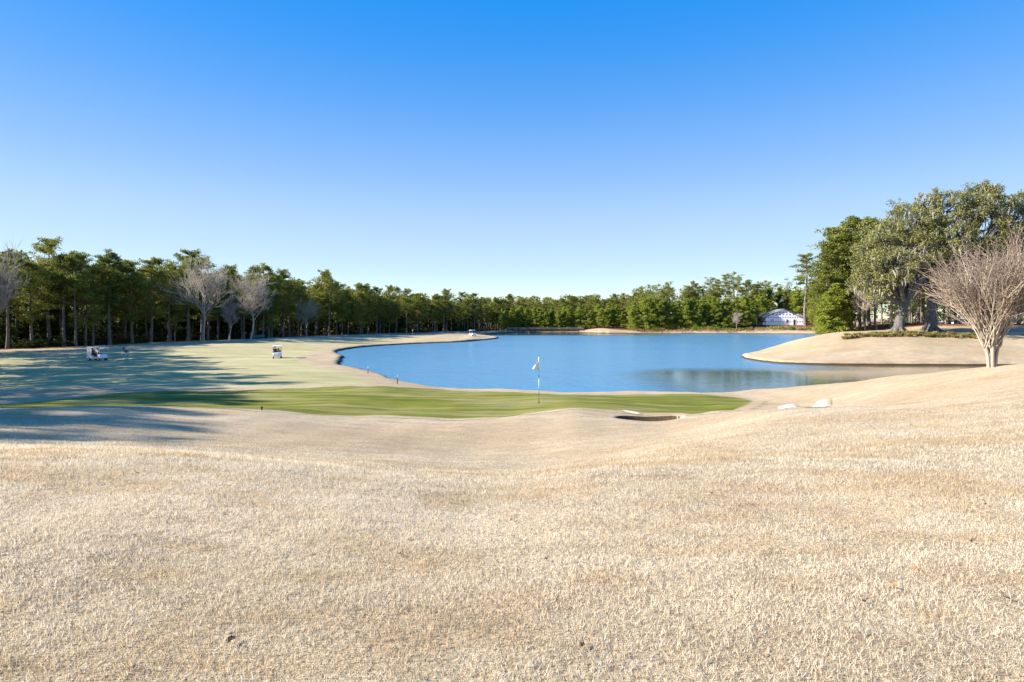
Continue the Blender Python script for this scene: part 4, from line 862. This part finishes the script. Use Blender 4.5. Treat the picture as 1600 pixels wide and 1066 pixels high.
def rail(name, pts, label, h=1.0, mat=WOODD, step=2.2):
    t = empty(name, (pts[0][0], pts[0][1], zat(*pts[0]))); base = Vector(t.location); P = []
    for a, b in zip(pts[:-1], pts[1:]):
        n = max(1, int(math.hypot(b[0] - a[0], b[1] - a[1]) / step))
        P += [(a[0] + (b[0] - a[0]) * i / n, a[1] + (b[1] - a[1]) * i / n) for i in range(n)]
    P.append(pts[-1]); Q = [Vector((x, y, zat(x, y))) - base for x, y in P]
    for q_ in Q: mb = MB(); mb.box((q_.x, q_.y, h / 2 - .1 + q_.z), (.1, .1, h + .2)); mb.build('post', mat, t)
    for hh in (.5, .95):
        mb = MB(); mb.tube([q_ + Vector((0, 0, hh * h)) for q_ in Q], .045, 4); mb.build('rail', mat, t)
    tag(t, label, 'fence')
rail('silt_fence', [(100, 246), (108, 246.5), (116, 245.5), (124, 243), (131, 240)], 'low dark fence along the bank in front of the white house', .75, WOODD)
x, y = 134.5, 246.0; t = empty('pergola', (x, y, zat(x, y)))
for dx in (-1.3, 1.3):
    for dy in (-1, 1):
        mb = MB(); mb.box((dx, dy, 1.2), (.16, .16, 2.6)); mb.build('post', WHITE, t)
mb = MB(); mb.box((0, 0, 2.56), (3.2, 2.5, .14)); mb.build('top_beam', WHITE, t, bevel=.02); tag(t, 'small white open frame right of the white house', 'pergola')

# ---------------------------------------------------------------- vehicles behind the grove
def car(x, y, rz, mat, label, tall=0.0):
    t = empty('parked_car', (x, y, zat(x, y)), rz)
    b = MB(); b.prism([(-2.2, .35), (2.2, .35), (2.28, .62), (2.1, .86), (1.0, .98), (-2.1, 1.0), (-2.28, .7)], -.88, .88); b.build('body', mat, t, bevel=.05)
    b = MB(); b.prism([(-1.9, .96), (1.05, .96), (.35, 1.46 + tall), (-1.5, 1.5 + tall)], -.78, .78); c = b.build('cabin', GLASSD, t, bevel=.04)
    b = MB(); b.prism([(-1.52, 1.46 + tall), (.36, 1.43 + tall), (.25, 1.52 + tall), (-1.4, 1.56 + tall)], -.74, .74); b.build('roof', mat, c, bevel=.02)
    for wx in (-1.4, 1.4):
        for sy in (-1, 1):
            b = MB(); b.tube([(wx, sy * .70, .33), (wx, sy * .72, .33), (wx, sy * .89, .33), (wx, sy * .91, .33)], [.26, .33, .33, .26], 14); o = b.build('wheel', BLACK, t); b = MB(); b.tube([(wx, sy * .90, .33), (wx, sy * .925, .33)], .2, 10); b.build('rim', METAL, o)
    tag(t, label, 'car')
car(*PX(1479, 0, 136)[:2], rad(10), CARP, 'silver car parked beyond the trunks right of the dark oak')
car(*PX(1506, 0, 134)[:2], rad(-5), WHITE, 'white car parked beyond the trunks left of the crepe myrtle', .25)
car(*PX(1577, 0, 132)[:2], rad(4), GREENP, 'green vehicle parked between trunks at the right border', .3)
car(*PX(1414, 0, 138)[:2], rad(20), WHITE, 'white car showing between the two big oak trunks', .1)
def skip_bin(x, y, mat, label, w_, h_, nm, cat):
    t = empty(nm, (x, y, zat(x, y)), rad(8)); b = MB(); b.prism([(-w_ / 2 * .85, .18), (w_ / 2 * .85, .18), (w_ / 2, h_), (-w_ / 2, h_)], -.8, .8); b.build('body', mat, t, bevel=.03)
    b = MB(); b.box((0, -.02, h_ + .05), (w_ * 1.02, 1.68, .09)); b.build('rim', mat, t)
    for k in (-1, 0, 1): b = MB(); b.box((k * w_ * .28, -.83, h_ * .55), (.10, .08, h_ * .7)); b.build('rib', mat, t)
    for sx_ in (-1, 1): b = MB(); b.tube([(sx_ * w_ * .3, -.7, .1), (sx_ * w_ * .3, .7, .1)], .1, 8); b.build('wheel', BLACK, t)
    tag(t, label, cat)
skip_bin(*PX(1367, 0, 132)[:2], BLUE, 'blue container standing beyond the trunks left of the leaning oak', 2.6, 1.9, 'blue_container', 'container')
skip_bin(*PX(1388, 0, 131)[:2], ORANGE, 'small orange container just left of the leaning oak trunk', 1.3, 1.9, 'orange_container', 'container')
x, y = PX(1546, 0, 145)[:2]; t = empty('white_cottage', (x, y, zat(x, y)), rad(-6))
b = MB(); b.prism([(-6, 0), (5, 0), (5, 2.9), (-.5, 5.0), (-6, 2.9)], -3, 3); b.build('wall', WHITE, t)
for sgn in (-1, 1):
    b = MB(); xe = -6.4 if sgn < 0 else 5.4; b.prism([(xe, 2.75), (-.5, 5.05), (-.5, 5.25), (xe, 2.95)], -3.3, 3.3); b.build('roof_slope', SHING, t)
for wx in (-4, -1.5, 2.8):
    b = MB(); b.box((wx, -3.02, 1.6), (1.0, .08, 1.3)); o = b.build('window', GLASSD, t); b = MB(); b.box((wx, -3.05, .9), (1.2, .12, .1)); b.build('sill', WHITE, o)
tag(t, 'white building glimpsed behind the stems of the crepe myrtle', 'building')
pth = [PX(1570, 0, 96)[:2], PX(1600, 0, 95)[:2], PX(1680, 0, 94)[:2], PX(1680, 0, 97)[:2], PX(1600, 0, 98)[:2], PX(1575, 0, 98.5)[:2]]
P = chaikin(np.array(pth), 2); zc = height(P[:, 0], P[:, 1]) + .02; me = bpy.data.meshes.new('cart_path'); me.from_pydata([(a, b, c) for (a, b), c in zip(P, zc)], [], [tuple(range(len(P)))]); tag(link('cart_path', me, PATHM), kind='structure')

# ---------------------------------------------------------------- footbridge
def bridge():
    xa, xb, yb = -2.0, 33.0, 264.5; z = 0.95; t = empty('footbridge', (xa, yb, 0)); Lb = xb - xa
    b = MB(); b.box((Lb / 2, 0, z), (Lb, 2.2, .22)); b.build('deck', WOODD, t)
    n = 14
    for i in range(n + 1):
        for sy in (-1, 1):
            b = MB(); b.box((Lb * i / n, sy * 1.05, .3), (.34, .34, 2.6)); b.build('pile', WOODD, t)
    for sy in (-1, 1):
        b = MB(); b.box((Lb / 2, sy * 1.14, z + .98), (Lb, .14, .16)); b.build('handrail', WOODL, t)
        b = MB(); b.box((Lb / 2, sy * 1.14, z + .55), (Lb, .08, .12)); b.build('mid_rail', WOODL, t)
    tag(t, 'long low wooden footbridge on dark piles across the far end of the lake', 'bridge')
bridge()
# a blue-tarped bench / shed at the left wood edge
x, y = PX(403, 0, 158)[:2]; t = empty('covered_bench', (x, y, zat(x, y)), rad(12)); b = MB(); b.box((0, 0, .72), (3.4, .8, .7)); b.build('cover', simple('slate_blue_sheet', (.10, .16, .28), .6), t, bevel=.08)
for sx_ in (-1.4, 1.4): b = MB(); b.box((sx_, 0, .2), (.12, .7, .5)); b.build('leg', DGREY, t)
tag(t, 'slate blue covered bench under the broad bare tree', 'bench')

# ---------------------------------------------------------------- fallen leaves
def leaf(u, v, sz, mat, label, group=None, k=0):
    x, y = hit(u, v); rg = random.Random(int(u)); mb = MB(); n = 9; top = []; bot = []
    for i in range(n):
        a = 2 * math.pi * i / n; r = sz * (1 + .35 * math.cos(5 * a + k)) * (.7 if i % 2 else 1)
        px, py = r * math.cos(a), r * .7 * math.sin(a); pz = .02 + .35 * abs(py) + rg.uniform(0, .3) * sz; top.append((px, py, pz)); bot.append((px, py, pz - .003))
    mb.add(top + [(0, 0, .028)] + bot + [(0, 0, .024)], [(i, (i + 1) % n, n) for i in range(n)] + [(n + 1 + (i + 1) % n, n + 1 + i, 2 * n + 1) for i in range(n)] + [(i, n + 1 + i, n + 1 + (i + 1) % n, (i + 1) % n) for i in range(n)])
    mb.tube([(sz * .8, 0, .03), (sz * 1.6, .01, .05)], .002, 4)
    o = mb.build('fallen_leaf', mat); o.location = (x, y, zat(x, y)); o.rotation_euler[2] = rg.uniform(0, 6.28); tag(o, label, 'leaf', group)
leaf(362, 1006, .028, LEAFB, 'curled dark brown leaf on the tan grass at lower left')
leaf(910, 1014, .02, LEAFB, 'small dark leaf near the bottom middle of the grass')
leaf(1429, 892, .02, LEAFO, 'orange leaf on the grass at right, further back of the pair')
leaf(1398, 922, .02, LEAFO, 'orange leaf on the grass at right, nearer of the pair')
for u, v in [(625, 870), (1112, 774), (1517, 850), (1268, 721), (853, 878), (215, 742), (1574, 940), (1350, 945), (1187, 768), (720, 668), (1110, 700), (1540, 791), (470, 745)]:
    leaf(u, v, .014 + .000 * v, LEAFB, 'tiny dark leaf fleck lying on the tan foreground grass', 'tiny leaf flecks on the grass', 1)

# ---------------------------------------------------------------- foreground turf blades
def vnoise(x, y, seed):
    g = np.random.default_rng(seed).random((256, 256)); i = np.floor(x).astype(int); j = np.floor(y).astype(int); a = x - i; b = y - j; a = a * a * (3 - 2 * a); b = b * b * (3 - 2 * b)
    G = lambda p, q_: g[p % 256, q_ % 256]
    return (G(i, j) * (1 - a) + G(i + 1, j) * a) * (1 - b) + (G(i, j + 1) * (1 - a) + G(i + 1, j + 1) * a) * b
def blades():
    rng = np.random.default_rng(55); Y0, Y1 = 1.9, 26.0
    ys = np.linspace(Y0, Y1, 400); dens = 11000 * np.minimum(1, (3.4 / ys) ** 1.75) * (1 - smooth(15, 26, ys)); wid = 2 * (ys * .98 + .9); pdf = dens * wid
    n = int(np.trapz(pdf, ys)); cdf = np.cumsum(pdf); cdf /= cdf[-1]; y = np.interp(rng.random(n), cdf, ys); x = (rng.random(n) * 2 - 1) * (y * .98 + .9)
    ok = (sdist(chaikin(np.array(gb), 2), x, y) < -.2) & (pit(x, y)[0] < .02) & (sdist(LAKES, x, y) < -1); x = x[ok]; y = y[ok]; n = len(x)
    ang = rng.uniform(0, 6.283, n); z = height(x, y)
    sc = np.clip(y / 4.5, 1, 1.7) ** .75; patch = vnoise(x * 1.8, y * 4.6, 5); tuft = vnoise(x * 7, y * 7, 6) * .6 + vnoise(x * 17, y * 17, 7) * .4; big = vnoise(x * .35, y * .9, 8)
    h = rng.uniform(.012, .036, n) * (.35 + 1.3 * tuft) * sc ** .5 * (1 - .45 * smooth(8, 16, y)); wv = rng.uniform(.0011, .0024, n) * sc; ln = rng.uniform(.05, .9, n) * h
    dx, dy = np.cos(ang), np.sin(ang); a2 = rng.uniform(0, 6.283, n)
    B = np.stack([x, y, z - .004], 1); sd_ = np.stack([-np.sin(a2) * wv, np.cos(a2) * wv, 0 * wv], 1); T = B + np.stack([dx * ln, dy * ln, h], 1)
    V = np.stack([B - sd_, B + sd_, T], 1).reshape(-1, 3); me = mesh_np('turf_blades', V, np.arange(3 * n).reshape(-1, 3))
    pal = np.array([(.76, .68, .525), (.68, .585, .43), (.83, .77, .65), (.53, .41, .27), (.73, .62, .41), (.33, .245, .16)]); pr = np.array([.28, .22, .22, .12, .08, .08])
    c = pal[rng.choice(len(pal), n, p=pr / pr.sum())] * rng.uniform(.85, 1.12, (n, 1)); pt = .55 * patch + .45 * vnoise(x * .45, y * 1.1, 12); k1 = (smooth(.42, .72, pt) * .95)[:, None]; c = c * (1 - k1) + c * np.array([.85, .745, .59]) * k1; dk = (rng.random(n) < .22 * smooth(.5, .8, vnoise(x * 4, y * 6, 13)))[:, None]; c = np.where(dk, c * .35, c); k2 = smooth(.55, .85, big)[:, None]; c = c * (1 - k2) + c * np.array([1.10, 1.08, 1.06]) * k2
    col = np.concatenate([np.repeat(c, 3, 0), np.ones((3 * n, 1))], 1).astype(np.float32); a = me.attributes.new('blade_colour', 'FLOAT_COLOR', 'POINT'); a.data.foreach_set('color', col.ravel())
    m, t, N, L = nmat('dormant_blades'); at = nd(t, 'ShaderNodeAttribute'); at.attribute_name = 'blade_colour'; d = N('ShaderNodeBsdfDiffuse'); tr = N('ShaderNodeBsdfTranslucent'); mx = N('ShaderNodeMixShader'); mx.inputs[0].default_value = .45
    L(at.outputs['Color'], d.inputs[0]); L(at.outputs['Color'], tr.inputs[0]); L(d.outputs[0], mx.inputs[1]); L(tr.outputs[0], mx.inputs[2]); o = N('ShaderNodeOutputMaterial'); L(mx.outputs[0], o.inputs[0])
    tag(link('turf_blades', me, m), 'short dry tan turf covering the foreground', 'grass', kind='stuff'); print('blades', n)
blades()
